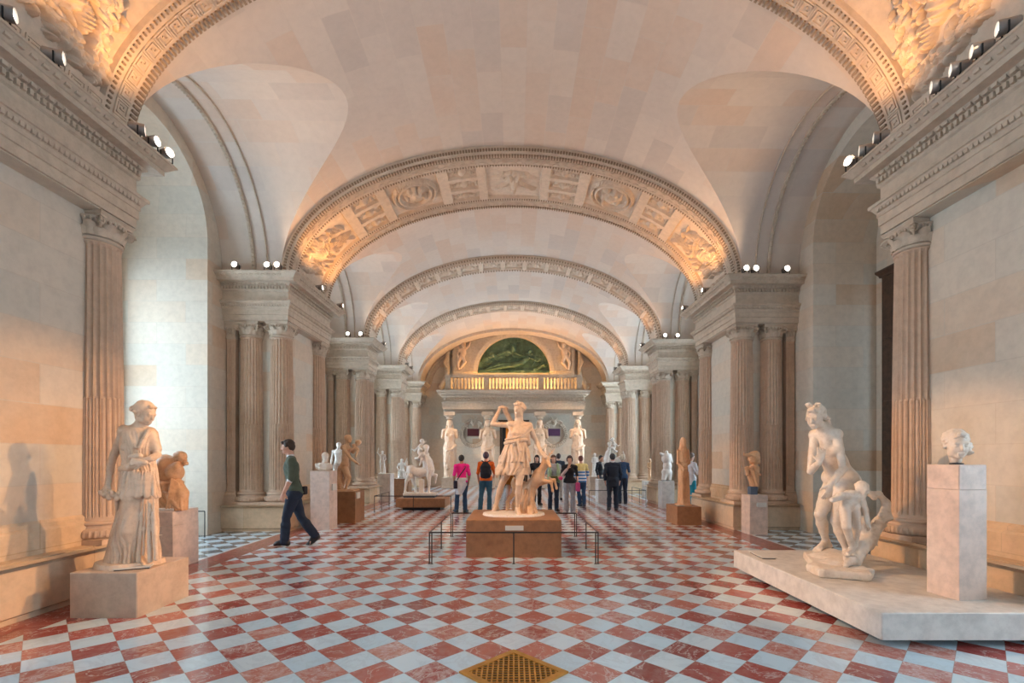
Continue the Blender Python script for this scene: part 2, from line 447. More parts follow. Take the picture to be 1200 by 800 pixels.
# plinths (baseboards) --------------------------------------------------------
ZP=.55
for sg,nm in ((-1,'baseboard_left'),(1,'baseboard_right')):
    p=MB()
    for (y0,y1) in PIERS:
        path=[(XW,y0-.06),(4.62,y0-.06),(4.62,y1+.06 if y1<25 else y1),(XW,y1+.06 if y1<25 else y1)]
        path=[(x*sg,y) for x,y in path]
        if sg>0: path=path[::-1]
        path=path[::-1]
        prof=[(.03,0),(.03,.05),(0,.07),(0,ZP-.06),(.02,ZP-.04),(.02,ZP),(-.12,ZP)]
        # recess between end columns
        p.sweep(path,prof)
        p.box(min(4.7*sg,XW*sg),max(4.7*sg,XW*sg),y0+.02,y1-.02,0,ZP-.001)
        # low stepped base of the recessed wall
        p.sweep([(4.93*sg,y0+.3),(4.93*sg,y1-.3)] if sg<0 else [(4.93*sg,y1-.3),(4.93*sg,y0+.3)],[(.06,ZP),(.06,ZP+.24),(.045,ZP+.26),(.03,ZP+.27),(.03,ZP+.31),(0,ZP+.34)])
    tag(p.build(nm,M['plinth']),kind='structure')

# entablatures -----------------------------------------------------------------
EP=[(0,4.39),(0,4.50),(.018,4.505),(.018,4.61),(.03,4.615),(.03,4.66),(.075,4.735),(.095,4.74),(.095,4.78),(0,4.80),(0,4.98),(.025,5.0),(.03,5.02),(.035,5.10),(.07,5.13),(.085,5.15),(.20,5.155),(.20,5.215),(.215,5.22),(.235,5.24),(.285,5.29),(.30,5.295),(.30,ZC),(-.35,ZC)]
tn=0
for pi,(y0,y1) in enumerate(PIERS):
    for sg in (-1,1):
        tn+=1
        ye=y1 if y1<25 else y1
        path=[(XW,y0),(FX,y0),(FX,ye),(XW,ye)] if y1<25 else [(XW,y0),(FX,y0),(FX,ye)]
        path=[(x*sg,y) for x,y in path]
        if sg<0: path=path   # travelling: right-hand side must be outwards
        # for sg<0: from (-6.05,y0) to (-4.7,y0): direction +x, right side = -y  OK
        else: path=path[::-1]
        e=MB(); e.sweep(path,EP)
        fine=pi<=2
        e.along(path,.062 if fine else .09,.034 if fine else .05,.03,5.03,5.085,.035)       # dentils
        e.along(path,.085 if fine else .12,.055 if fine else .07,.045,5.105,5.14,.04)        # egg course
        e.along(path,.055 if fine else .09,.036 if fine else .05,.02,4.67,4.73,.045)         # tongues on the architrave
        if fine: e.along(path,.11,.06,.215,5.24,5.28,.05)
        e.box(min(4.5*sg,5.3*sg),max(4.5*sg,5.3*sg),y0+.02,ye-.02,4.385,4.395) if 0 else None
        # soffit
        x0,x1=sorted((FX*sg,4.95*sg)); e.box(x0+.001,x1-.001,y0+.001,ye-.001,4.391,4.6)
        x0,x1=sorted((4.9*sg,XW*sg)); e.box(x0,x1,y0+.001,y0+.26,4.391,4.6); 
        if y1<25: e.box(x0,x1,y1-.26,y1-.001,4.391,4.6)
        tag(e.build('trim_%d'%tn,M['trim']),kind='structure')

# columns ------------------------------------------------------------------------
def flute(a,z):
    k=(a*24/(2*PI))%1; d=abs(k-.5)*2     # 0 at flute centre
    if z<1.42 and z>.02:                  # cabled lower third
        return 1-(.075 if .5<d<.80 else (.022+.03*(d/.5)**2 if d<=.5 else 0))
    g=max(0,1-(d/.78)**2)**.5 if d<.78 else 0
    return 1-.105*g
def col_meshes():
    R=.245
    sh=MB(); zs=[0,.03,.06,.5,1.0,1.405,1.43,1.8,2.4,3.0,3.18,3.21,3.23]
    prof=[]
    for z in zs:
        r=R*(1-.13*(z/3.23)**1.6)
        prof.append((r,z))
    n=24*8
    vs=[];fs=[]
    for (r,z) in prof:
        for i in range(n):
            a=2*PI*i/n; q=flute(a,z) if .04<z<3.2 else 1.0
            if z>=3.2: q=1.03
            vs.append((r*q*math.cos(a),r*q*math.sin(a),z))
    for k in range(len(prof)-1):
        for i in range(n):
            j=(i+1)%n; fs.append((k*n+i,k*n+j,(k+1)*n+j,(k+1)*n+i))
    sh.add(vs,fs); sh.lathe([(.17,.02),(.17,3.2)],16)
    ba=MB(); 
    pr=[(.30,-.30+.09)]
    for i in range(9):
        a=-PI/2+PI*i/8; pr.append((.285+.045*math.cos(a),-.155+.055*math.sin(a)))
    pr+= [(.275,-.098),(.265,-.08),(.268,-.062)]
    for i in range(7):
        a=-PI/2+PI*i/6; pr.append((.268+.022*math.cos(a),-.04+.022*math.sin(a)))
    pr+=[(.25,-.015),(.247,.0)]
    ba.lathe(pr,48); ba.box(-.31,.31,-.31,.31,-.27,-.21)
    for i in range(40):        # leaf pattern round the torus
        a=2*PI*i/40; ba.ell((.327*math.cos(a),.327*math.sin(a),-.155),(.012,.018,.045),Matrix.Rotation(a,3,'Z'),6,4)
    ca=MB()
    bell=[(.222,0),(.235,.015),(.235,.035),(.222,.045),(.215,.06),(.215,.16),(.225,.2),(.25,.235),(.262,.25),(.262,.265),(.23,.27)]
    ca.lathe(bell,40)
    for row,(n,h,w,z0,rr,outw) in enumerate(((8,.12,.075,.045,.222,.045),(8,.175,.07,.05,.22,.075))):
        for i in range(n):
            a=2*PI*(i+row*.5)/n
            def leaf(u,v,a=a,h=h,w=w,z0=z0,rr=rr,outw=outw):
                s=(u-.5)*2; ww=w*math.sin(PI*min(1,.18+v*.8))*(1-.12*math.cos(v*22))
                r=rr+.010+outw*v**3+ .014*(1-abs(s)) ; z=z0+h*v-(.03*max(0,v-.85)/.15)
                aa=a+s*ww/rr*.95
                return (r*math.cos(aa),r*math.sin(aa),z)
            ca.grid(leaf,7,9)
    for i in range(28):        # ovolo tongues
        a=2*PI*i/28; ca.ell((.253*math.cos(a),.253*math.sin(a),.225),(.02,.018,.032),Matrix.Rotation(a,3,'Z'),6,5)
    for i in range(4):         # corner volutes
        a=PI/4+PI/2*i; d=Vector((math.cos(a),math.sin(a),0)); t=Vector((-d.y,d.x,0))
        sp=[]
        for k in range(26):
            w=k/25*2.3*2*PI; r=.062*(1-k/25*.82)
            sp.append(d*(.285-0+r*math.sin(-w+PI/2)*1.0)+Vector((0,0,.185+r*math.cos(-w+PI/2))))
        ca.tube(sp,[.017*(1-.6*k/25) for k in range(26)],6)
        ca.ell(d*.285+Vector((0,0,.185)),(.02,.03,.02),Matrix.Rotation(a,3,'Z'),8,6)
        ca.tube([d*.2+Vector((0,0,.20)),d*.25+Vector((0,0,.245)),d*.30+Vector((0,0,.245)),d*.335+Vector((0,0,.21))],[.012,.016,.018,.016],6)
    # abacus with concave sides
    pts=[]
    for i in range(4):
        a=PI/4+PI/2*i; a2=a+PI/2
        c0=Vector((math.cos(a),math.sin(a)))*.37; c1=Vector((math.cos(a2),math.sin(a2)))*.37
        for k in range(8):
            t=k/8; p=c0*(1-t)+c1*t; p*= 1-.13*math.sin(PI*t); pts.append(p)
    def abac(z0,z1,s0,s1):
        n=len(pts); vs=[(p.x*s0,p.y*s0,z0) for p in pts]+[(p.x*s1,p.y*s1,z1) for p in pts]
        fs=[(i,(i+1)%n,n+(i+1)%n,n+i) for i in range(n)]+[tuple(range(n-1,-1,-1)),tuple(range(n,2*n))]
        ca.add(vs,fs)
    abac(.262,.29,.88,.88); abac(.29,.32,.9,.97)
    ca.v=[(a,b,c+3.235) for a,b,c in ca.v]
    return sh,ba,ca
ORD=['nearest','near','second','third','fourth','fifth']
proto=None
def column(x,y,label,group=None):
    global proto
    if proto is None:
        sh,ba,ca=col_meshes()
        proto=thing('fluted_column',(x,y,.82))
        sh.build('shaft',M['column'],proto,smooth=True,ang=30); ba.build('column_base',M['column'],proto,smooth=True,ang=40); ca.build('capital',M['trim'],proto,smooth=True,ang=40)
        t=proto
    else: t=copy_tree(proto)
    t.location=(x,y,.82); tag(t,label,'column',group)
    return t
SIDE={-1:'left',1:'right'}
pn={1:'near',2:'second',3:'third',4:'fourth',5:'farthest'}
for sg in (-1,1):
    S=SIDE[sg]
    for pi in (1,2,3,4,5):
        y0,y1=PIERS[pi]
        G='fluted columns of the piers'
        if pi>1:
            column(4.95*sg,y0+.25,'fluted limestone column at the near aisle corner of the %s pier on the %s'%(pn[pi],S),G)
            column(5.57*sg,y0+.25,'fluted limestone column on the front of the %s pier on the %s, nearer the wall'%(pn[pi],S),G)
        if pi in (1,2):
            column(4.95*sg,y1-.25,('fluted limestone column at the end of the big foreground wall on the %s'%S) if pi==1 else 'fluted limestone column at the far aisle corner of the second pier on the %s'%S,G)
        if pi in (3,4):
            column(4.95*sg,y1-.25,'fluted limestone column at the far aisle corner of the %s pier on the %s'%(pn[pi],S),G)
# narrow pilasters against the outer wall
n=0
pil=MB()
pil.box(-.09,.09,-.07,.07,0,3.23)
for k in range(4): pil.box(-.075+k*.04,-.055+k*.04,-.082,-.07,.1,3.15)
pilb=MB(); pilb.sweep([(-.09,.07),(-.09,-.07),(.09,-.07),(.09,.07)],[(0,.0),(.025,-.02),(.03,-.06),(.05,-.09),(.055,-.15),(.06,-.19),(.06,-.27)])
pilc=MB(); pilc.sweep([(-.09,.07),(-.09,-.07),(.09,-.07),(.09,.07)],[(.0,3.2),(.012,3.24),(0,3.27),(.01,3.38),(.045,3.46),(.05,3.5),(.065,3.52),(.065,3.56),(-.08,3.56)])
for k in range(3):
    pilc.ell((-.06+.06*k,-.09,3.36),(.028,.022,.06),None,8,6)
for s in (-1,1): pilc.ell((.1*s,-.1,3.44),(.03,.03,.035),None,10,6)
pp=None
for sg in (-1,1):
    for pi in (2,3,4,5):
        y0=PIERS[pi][0]
        if pp is None:
            pp=thing('pilaster',(0,0,.82)); pil.build('shaft',M['column'],pp); pilb.build('pilaster_base',M['column'],pp); pilc.build('capital',M['trim'],pp,smooth=True,ang=40); t=pp
        else: t=copy_tree(pp)
        t.location=(5.94*sg,y0+.18,.82)
        tag(t,'narrow pilaster against the outer wall at the %s pier on the %s'%(pn[pi],SIDE[sg]),'pilaster','narrow pilasters of the piers')

# transverse bands -----------------------------------------------------------------
def leafh(u,v,els):
    """heightfield of overlapping carved lobes"""
    h=np.zeros_like(u)
    for (cx,cy,a,b,ang,amp,rib) in els:
        ca,sa=math.cos(ang),math.sin(ang); x=((u-cx)*ca+(v-cy)*sa)/a; y=(-(u-cx)*sa+(v-cy)*ca)/b
        x=x+ .0; q=x*x+(y*(1+.35*np.abs(x)))**2
        e=np.sqrt(np.clip(1-q,0,1))*amp
        if rib: e=e*(.82+.18*np.cos(x*rib))
        h=np.maximum(h,e)
    return h
def trophy_els(rs,w,h):
    E=[]
    # scale-like leaves packed in a diagonal swag, curled plumes and horns, a ribbed shield
    for i in range(130):
        t=rs.random(); q=rs.gauss(0,1)
        cx=w*(.07+.50*t)+.05*q; cy=h*(.12+.16*t)+.07*rs.gauss(0,1)
        E.append((cx,cy,.060+.02*rs.random(),.030,.6+.5*rs.gauss(0,1),.07+.05*rs.random(),0))
    for i in range(110):
        t=rs.random(); cx=w*(.08+.16*t)+.06*rs.gauss(0,1); cy=h*(.12+.66*t)+.05*rs.gauss(0,1)
        E.append((cx,cy,.060+.02*rs.random(),.030,1.2+.5*rs.gauss(0,1),.07+.05*rs.random(),0))
    for i in range(6): E.append((w*(.30+.085*i),h*(.86-.03*i),.20,.042,1.25-.16*i,.11,30))
    for i in range(6): E.append((w*(.50+.07*i),h*(.56+.02*i),.17,.040,-.8+.18*i,.11,30))
    for i in range(5): E.append((w*(.62+.06*i),h*(.30+.02*i),.15,.035,.3+.2*i,.10,24))
    E.append((w*.42,h*.50,.20,.13,.6,.13,16)); E.append((w*.55,h*.62,.09,.08,0,.16,0)); E.append((w*.33,h*.34,.15,.09,.4,.12,22))
    for i in range(16): E.append((w*(.60+.022*i),h*(.44+.028*i),.045,.022,.5,.08,0))
    for i in range(30): E.append((w*rs.uniform(.25,.85),h*rs.uniform(.2,.85),rs.uniform(.05,.11),.024,rs.random()*PI,.07,0))
    return E
def wreath_els(rs,w,h):
    E=[]; cx,cy=w/2,h/2; R1,R2=w*.36,h*.36
    for i in range(44):
        a=2*PI*i/44
        for k in (-1,1): E.append((cx+(R1+.05*k)*math.cos(a),cy+(R2+.05*k)*math.sin(a),.075,.028,a+PI/2+.5*k,.06,0))
    for i in range(24): E.append((cx+rs.uniform(-.5,.5)*R1,cy+rs.uniform(-.5,.5)*R2,rs.uniform(.06,.14),rs.uniform(.04,.07),rs.random()*PI,rs.uniform(.05,.11),0))
    E.append((cx,cy,.2,.1,.3,.1,0))
    return E
def winged_els(rs,w,h):
    E=[]; cx,cy=w/2,h/2
    for s in (-1,1):
        for i in range(8): E.append((cx+s*(.12+.045*i),cy+.05+.03*i,.17-.008*i,.035,PI/2-s*(.25+.16*i),.06,20))
        E.append((cx+s*.3,cy-.22,.26,.04,s*.35,.05,0))
        E.append((cx+s*.08,cy-.2,.06,.17,s*.3,.09,0))
    E.append((cx,cy,.09,.24,0,.12,0)); E.append((cx,cy+.27,.07,.08,0,.12,0)); E.append((cx,cy-.3,.3,.07,0,.07,14))
    for i in range(10): E.append((cx+rs.uniform(-.4,.4),cy+rs.uniform(-.35,-.15),.07,.03,rs.random()*PI,.05,0))
    return E
def strip_els(rs,w,h):
    E=[]
    for i in range(int(w/.05)): E.append((.05+i*.05,h/2+.18*h*math.sin(i*1.3),.045,.022,rs.random()*PI,.035,0))
    E.append((w/2,h/2,.10,h*.3,0,.05,0))
    return E
def panel(E,s0,s1,y0,y1,els,name,parent,depth=.065,res=.022,mirror=False,vf=False,gain=1.5):
    nu=max(8,int((s1-s0)/res)); nv=max(6,int((y1-y0)/res)); w=s1-s0; h=y1-y0
    uu,vv=np.meshgrid(np.linspace(0,w,nu),np.linspace(0,h,nv))
    H=leafh(w-uu if mirror else uu,h-vv if vf else vv,els)*gain-depth
    border=np.minimum(np.minimum(uu,w-uu),np.minimum(vv,h-vv)); H=np.where(border<1e-6,.0,H)
    m=MB(); vs=[]
    for j in range(nv):
        for i in range(nu):
            x,z=E.at(s0+uu[j,i],H[j,i]); vs.append((x,y0+vv[j,i],z))
    fs=[(j*nu+i,j*nu+i+1,(j+1)*nu+i+1,(j+1)*nu+i) for j in range(nv-1) for i in range(nu-1)]
    m.add(vs,fs); return m.build(name,M['band'],parent,smooth=True,ang=50)
def bars(E,mb,segs,s0,y0,swap=False,th=.012,hw=.010,sdir=1):
    """raised flat strokes of polylines given in local (a,b); a along arc"""
    for (a0,b0,a1,b1) in segs:
        if swap: (a0,b0,a1,b1)=(b0,a0,b1,a1)
        A0,A1=min(a0,a1)-hw,max(a0,a1)+hw; B0,B1=min(b0,b1)-hw,max(b0,b1)+hw
        P=[]
        for off in (0,th):
            for (a,b) in ((A0,B0),(A1,B0),(A1,B1),(A0,B1)):
                x,z=E.at(s0+sdir*a,off); P.append((x,y0+b,z))
        mb.add(P,[(4,5,6,7),(0,1,5,4),(1,2,6,5),(2,3,7,6),(3,0,4,7)])
KEY=[(0,0,.2,0),(.2,0,.2,.16),(.2,.16,.05,.16),(.05,.16,.05,.06),(.05,.06,.12,.06),(.12,.06,.12,.11),(0,0,0,.2),(0,.2,.25,.2),(.25,.2,.25,0)]
KEY=[(a*.70,b*.80,c*.70,d*.80) for a,b,c,d in KEY]
def band(pi,full):
    global tn
    y0,y1=PIERS[pi]; y0+=.04; y1-=.04; tn+=1
    E=Ell(4.72,2.62); t=thing('trim_%d'%tn,(0,0,0),kind='structure')
    body=MB(); wd=y1-y0; Lc=E.L
    panels=[]
    bo=.44 if full else .17
    hw_c=.62
    if full:
        cen=Lc/2
        lay=[('centre',cen-.64,cen+.64)]
        for s in (-1,1):
            q=[('triple',.80,1.52),('wreath',1.72,2.92),('triple',3.10,3.78),('trophy',3.98,Lc/2-.36)]
            for nme,a,b in q: lay.append((nme,)+tuple(sorted((cen+s*a,cen+s*b)))+(s,))
    else:
        lay=[]; k=15; seg=(Lc-.7)/k
        for i in range(k): lay.append(('triple1',.35+i*seg+.06,.35+(i+1)*seg-.06))
    holes=[]
    rs=random.Random(11+pi)
    for it in lay:
        nme,a,b=it[:3]
        if nme=='triple':
            hh=(wd-2*bo); n3=3; g=.10; ph=(hh-2*g)/3
            for k in range(3): holes.append((a+.03,b-.03,y0+bo+k*(ph+g),y0+bo+k*(ph+g)+ph,'strip',1))
        elif nme=='triple1': holes.append((a,b,y0+bo,y1-bo,'strip',1))
        else: holes.append((a,b,y0+bo,y1-bo,nme,it[3] if len(it)>3 else 1))
    # body grid with holes: build in s-cells
    cuts=sorted(set([0,Lc]+[h[0] for h in holes]+[h[1] for h in holes]))
    S=[]
    for a,b in zip(cuts[:-1],cuts[1:]):
        n=max(1,int((b-a)/.12)); S+= [a+(b-a)*i/n for i in range(n)]
    S.append(Lc)
    for a,b in zip(S[:-1],S[1:]):
        mid=(a+b)/2; hs=sorted([(h[2],h[3]) for h in holes if h[0]<mid<h[1]])
        ys=[]; cur=y0
        for h in hs: ys.append((cur,h[0])); cur=h[1]
        ys.append((cur,y1))
        for (p,q) in ys:
            (xa,za),(xb,zb)=E.at(a),E.at(b); body.add([(xa,p,za),(xb,p,zb),(xb,q,zb),(xa,q,za)],[(0,1,2,3)])
    # moulded side faces rising to the barrel
    for (yy,d) in ((y0,-1),(y1,1)):
        prof=[(0,0),(-.03,0),(-.045,.012),(-.075,.03),(-.09,.045),(-.13,.05),(-.15,.04),(-.24,.01),(-.36,0)]
        for a,b in zip(S[:-1],S[1:]):
            for (o1,e1),(o2,e2) in zip(prof[:-1],prof[1:]):
                P=[]
                for (s_,o,e) in ((a,o1,e1),(b,o1,e1),(b,o2,e2),(a,o2,e2)):
                    x,z=E.at(s_,o); P.append((x,yy+d*e,z))
                body.add(P,[(0,1,2,3)])
    body.build('band_soffit',M['band'],t)
    # small repeated courses: bead edge, leaf edge, dentils on the face
    orn=MB(); step=.06 if full else .09
    n=int(Lc/step)
    for i in range(n):
        s_=(i+.5)*Lc/n
        for (yy,d) in ((y0,1),(y1,-1)):
            bars(E,orn,[(0,0,0,.06)],s_,yy+d*.03-(.06 if d<0 else 0),th=.026,hw=.014)
            if full: bars(E,orn,[(0,0,0,.02)],s_,yy+d*.385-(.02 if d<0 else 0),th=.02,hw=.012)
        if d:
            for (yy,dd) in ((y0,-1),(y1,1)):
                P=[]
                for e in (.0,.045):
                    for (ds,o) in ((-.018,-.045),(.018,-.045),(.018,-.085),(-.018,-.085)):
                        x,z=E.at(s_+ds,o); P.append((x,yy+dd*(.015+e),z))
                orn.add(P,[(4,5,6,7),(0,1,5,4),(1,2,6,5),(2,3,7,6),(3,0,4,7)])
    orn.build('moulding',M['mould'],t)
    if full:
        key=MB(); pit=.200; n=int((Lc-.1)/pit)
        for i in range(n):
            s_=.05+i*(Lc-.1)/n
            bars(E,key,KEY,s_,y0+.15,th=.018,hw=.009)
            bars(E,key,[(a,.16-b,c,.16-d) for a,b,c,d in KEY],s_,y1-.15-.16,th=.018,hw=.009)
        m2=int((wd-.8)/pit)
        for s0_,sd in ((.14,1),(Lc-.14,-1)):
            for i in range(m2):
                yb=y0+.42+i*(wd-.84)/m2
                bars(E,key,KEY,s0_,yb,swap=True,th=.014,hw=.008,sdir=sd)
        key.build('meander_border',M['band'],t)
    for (a,b,c_,d_,kind,sd) in holes:
        w,h=b-a,d_-c_
        if kind=='strip': els=strip_els(rs,w,h); nm='relief_strip'
        elif kind=='wreath': els=wreath_els(rs,w,h); nm='wreath_relief'
        elif kind=='centre': els=winged_els(rs,w,h); nm='figure_relief'
        else: els=trophy_els(rs,w,h); nm='trophy_relief'
        o=panel(E,a,b,c_,d_,els,nm,t,res=.0125 if kind=='trophy' else .018 if kind!='strip' else .022,mirror=(sd>0 and kind=='trophy'),vf=(pi==1),gain=1.15 if kind=='trophy' else 1.6 if kind!='strip' else 2.0)
    return t
for pi in (1,2): band(pi,True)
for pi in (3,4): band(pi,False)
# plain bands at the ends
for pi in (0,5):
    tn+=1; y0,y1=PIERS[pi]; E=Ell(4.72,2.62); b=MB()
    b.grid(lambda u,v:(E.at(u*E.L)[0],y0+(y1-y0)*v,E.at(u*E.L)[1]),49,2)
    for yy in (y0,y1): b.grid(lambda u,v:(E.at(u*E.L,-.4*v)[0],yy,E.at(u*E.L,-.4*v)[1]),49,2)
    tag(b.build('trim_%d'%tn,M['band'],smooth=True,ang=30),kind='structure')
# wall ribs on the cross vaults
for bi,(y0,y1) in enumerate(BAYS):
    if bi==0: continue
    yc,r,h=bay_geo(y0,y1); tn+=1; b=MB()
    for sg in (-1,1):
        for (xa,xb,th,w) in ((5.10,5.125,.03,0),(5.36,5.42,.045,1)):
            def rib(u,v):
                th_=PI*u; k=int(round(v*4)); X_=[xa,xa,(xa+xb)/2,xb,xb][k]; o=[0,th,th*1.2,th,0][k]
                nl=math.hypot(math.cos(th_)/r,math.sin(th_)/h); ny=-math.cos(th_)/r/nl; nz=math.sin(th_)/h/nl
                return (X_*sg,yc-r*math.cos(th_)-ny*o,ZC+h*math.sin(th_)-nz*o)
            b.grid(rib,61,5)
            if w:
                for i in range(90):
                    t_=PI*(i+.5)/90; nl=math.hypot(math.cos(t_)/r,math.sin(t_)/h); ny=-math.cos(t_)/r/nl; nz=math.sin(t_)/h/nl
                    if bi<3: b.ell((5.39*sg,yc-r*math.cos(t_)-ny*.055,ZC+h*math.sin(t_)-nz*.055),(.03,.02,.02),None,6,4)
    tag(b.build('trim_%d'%tn,M['trim'],smooth=True,ang=30),kind='structure')
# ------------------------------------------------------------------ implicit-surface modeller
def surfnet(D,o,h):
    nx,ny,nz=D.shape; S=D<0
    sl=lambda i,j,k:(slice(i,nx-1+i),slice(j,ny-1+j),slice(k,nz-1+k))
    cnt=np.zeros((nx-1,ny-1,nz-1),np.int16)
    for i in (0,1):
        for j in (0,1):
            for k in (0,1): cnt+=S[sl(i,j,k)]
    act=(cnt>0)&(cnt<8); idx=np.argwhere(act)
    if len(idx)==0: return [],[]
    I,J,K=idx.T; acc=np.zeros((len(idx),3)); num=np.zeros(len(idx))
    C=[(i,j,k) for i in (0,1) for j in (0,1) for k in (0,1)]
    vals={c:D[I+c[0],J+c[1],K+c[2]] for c in C}
    for a in C:
        for ax in range(3):
            if a[ax]: continue
            b=list(a); b[ax]=1; b=tuple(b); va,vb=vals[a],vals[b]
            m=(va<0)!=(vb<0); t=np.where(m,va/np.where(m,va-vb,1),0)
            p=np.zeros((len(idx),3)); p[:]=a; p[:,ax]=t
            acc+=p*m[:,None]; num+=m
    V=(idx+acc/num[:,None])*h+np.array(o)
    vid=-np.ones(act.shape,np.int64); vid[I,J,K]=np.arange(len(idx))
    Q=[]
    for ax in range(3):
        u,v=[(1,2),(2,0),(0,1)][ax]
        s0=[slice(1,-1)]*3; s1=[slice(1,-1)]*3; s0[ax]=slice(0,-1); s1[ax]=slice(1,None)
        A=S[tuple(s0)]; B=S[tuple(s1)]
        off=[1,1,1]; off[ax]=0
        for (m,fl) in ((A&~B,False),(~A&B,True)):
            e=np.argwhere(m)+off
            if not len(e): continue
            def g(du,dv):
                q=e.copy(); q[:,u]-=du; q[:,v]-=dv; return vid[q[:,0],q[:,1],q[:,2]]
            q=np.stack([g(1,1),g(0,1),g(0,0),g(1,0)],1)
            if fl: q=q[:,::-1]
            Q.append(q[(q>=0).all(1)])
    return V,np.concatenate(Q)
def vv(a): return np.array(a,dtype=float)
def unit(a): a=vv(a); return a/max(1e-9,np.linalg.norm(a))
def frame(f,u=(0,0,1)):
    """columns right, forward, up"""
    f=unit(f); r=unit(np.cross(f,u)); u=np.cross(r,f); return np.stack([r,f,u],1)
CUT0=False
class Sdf:
    def __init__(s,h=.01,k=.02): s.ops=[]; s.h=h; s.k=k; s.lo=vv([9e9]*3); s.hi=-s.lo; s.post=[]
    def _b(s,lo,hi,grow=True):
        if grow: s.lo=np.minimum(s.lo,lo); s.hi=np.maximum(s.hi,hi)
        return vv(lo),vv(hi)
    def cap(s,a,b,r0,r1=None,k=None,sub=False):
        a,b=vv(a),vv(b); r1=r0 if r1 is None else r1; R=max(r0,r1)
        lo,hi=s._b(np.minimum(a,b)-R,np.maximum(a,b)+R,not sub); ba=b-a; L2=max(1e-9,ba@ba)
        def f(X,Y,Z):
            px,py,pz=X-a[0],Y-a[1],Z-a[2]; t=np.clip((px*ba[0]+py*ba[1]+pz*ba[2])/L2,0,1)
            return np.sqrt((px-t*ba[0])**2+(py-t*ba[1])**2+(pz-t*ba[2])**2)-(r0+(r1-r0)*t)
        s.ops.append((f,lo,hi,s.k if k is None else k,sub)); return s
    def chain(s,pts,rs,k=None):
        for i in range(len(pts)-1): s.cap(pts[i],pts[i+1],rs[i],rs[i+1],k)
        return s
    def ell(s,c,r,R=None,k=None,sub=False):
        c=vv(c); r=vv(r) if hasattr(r,'__len__') else vv([r]*3); m=r.max(); R=np.eye(3) if R is None else R
        lo,hi=s._b(c-m,c+m,not sub)
        def f(X,Y,Z):
            px,py,pz=X-c[0],Y-c[1],Z-c[2]
            q=[(px*R[0,i]+py*R[1,i]+pz*R[2,i])/r[i] for i in range(3)]
            n=np.sqrt(q[0]**2+q[1]**2+q[2]**2); g=np.sqrt((q[0]/r[0])**2+(q[1]/r[1])**2+(q[2]/r[2])**2)+1e-9
            return n*(n-1)/g
        s.ops.append((f,lo,hi,s.k if k is None else k,sub)); return s
    def box(s,c,r,R=None,k=None,rd=.01,sub=False):
        c=vv(c); r=vv(r); m=np.linalg.norm(r); R=np.eye(3) if R is None else R
        lo,hi=s._b(c-m,c+m,not sub)
        def f(X,Y,Z):
            px,py,pz=X-c[0],Y-c[1],Z-c[2]
            q=[np.abs(px*R[0,i]+py*R[1,i]+pz*R[2,i])-r[i]+rd for i in range(3)]
            return np.sqrt(sum(np.maximum(a,0)**2 for a in q))+np.minimum(np.maximum(q[0],np.maximum(q[1],q[2])),0)-rd
        s.ops.append((f,lo,hi,s.k if k is None else k,sub)); return s
    def loft(s,rings,n=14,amp=.03,ph=0,k=None,slant=0,sharp=1.0):
        """stack of ellipses (z,cx,cy,rx,ry) with vertical folds; amp may vary per ring as 6th value"""
        rg=sorted([tuple(q)+((amp,) if len(q)<6 else ()) for q in rings]); A=np.array(rg)
        z0,z1=A[0,0],A[-1,0]; mr=(A[:,3].max(),A[:,4].max())
        lo=vv([(A[:,1]-A[:,3]).min()-.05,(A[:,2]-A[:,4]).min()-.05,z0]); hi=vv([(A[:,1]+A[:,3]).max()+.05,(A[:,2]+A[:,4]).max()+.05,z1]); s._b(lo,hi)
        def f(X,Y,Z):
            zc=np.clip(Z,z0,z1); ip=lambda c: np.interp(zc,A[:,0],A[:,c])
            cx,cy,rx,ry,am=[ip(c) for c in range(1,6)]
            dx=(X-cx)/rx; dy=(Y-cy)/ry; q=np.sqrt(dx*dx+dy*dy); th=np.arctan2(dy,dx)
            w=th+slant*(zc-z0)+.16*np.sin(zc*7+th*2+ph)+.10*np.sin(zc*15-th*3+ph*2)
            fo=np.abs(np.sin(w*n/2+ph))**sharp-.6 + .35*np.sin(w*n*.37+ph*3+zc*3)
            m=np.minimum(rx,ry); d=(q-1)*m-am*fo
            return np.maximum(d*.85,np.abs(Z-(z0+z1)/2)-(z1-z0)/2)
        s.ops.append((f,lo,hi,s.k if k is None else k,False)); return s
    def wave(s,fn): s.post.append(fn); return s
    def cut(s,p,n):
        p,n=vv(p),unit(n); s.post.append(('cut',p,n)); return s
    def mesh(s,name,mat,parent=None,loc=None):
        h=s.h; lo=s.lo-3*h; hi=s.hi+3*h
        N=np.ceil((hi-lo)/h).astype(int)+1; ax=[lo[i]+h*np.arange(N[i]) for i in range(3)]
        D=np.full(N,1.0,np.float32)
        for (f,a,b,k,sub) in s.ops:
            mg=k+3*h; i0=np.clip(np.floor((a-mg-lo)/h).astype(int),0,N); i1=np.clip(np.ceil((b+mg-lo)/h).astype(int)+1,0,N)
            if (i1<=i0).any(): continue
            sl=tuple(slice(i0[q],i1[q]) for q in range(3))
            d=f(ax[0][sl[0]][:,None,None],ax[1][sl[1]][None,:,None],ax[2][sl[2]][None,None,:]); o=D[sl]
            if sub:
                d=-d; hh=np.maximum(k-np.abs(o-d),0)/k; D[sl]=np.maximum(o,d)+hh*hh*k*.25
            else:
                hh=np.maximum(k-np.abs(o-d),0)/k; D[sl]=np.minimum(o,d)-hh*hh*k*.25
        X,Y,Z=ax[0][:,None,None],ax[1][None,:,None],ax[2][None,None,:]
        for p in s.post:
            if isinstance(p,tuple):
                D=np.maximum(D,((X-p[1][0])*p[2][0]+(Y-p[1][1])*p[2][1]+(Z-p[1][2])*p[2][2]).astype(np.float32))
            else: D=D+p(X,Y,Z)
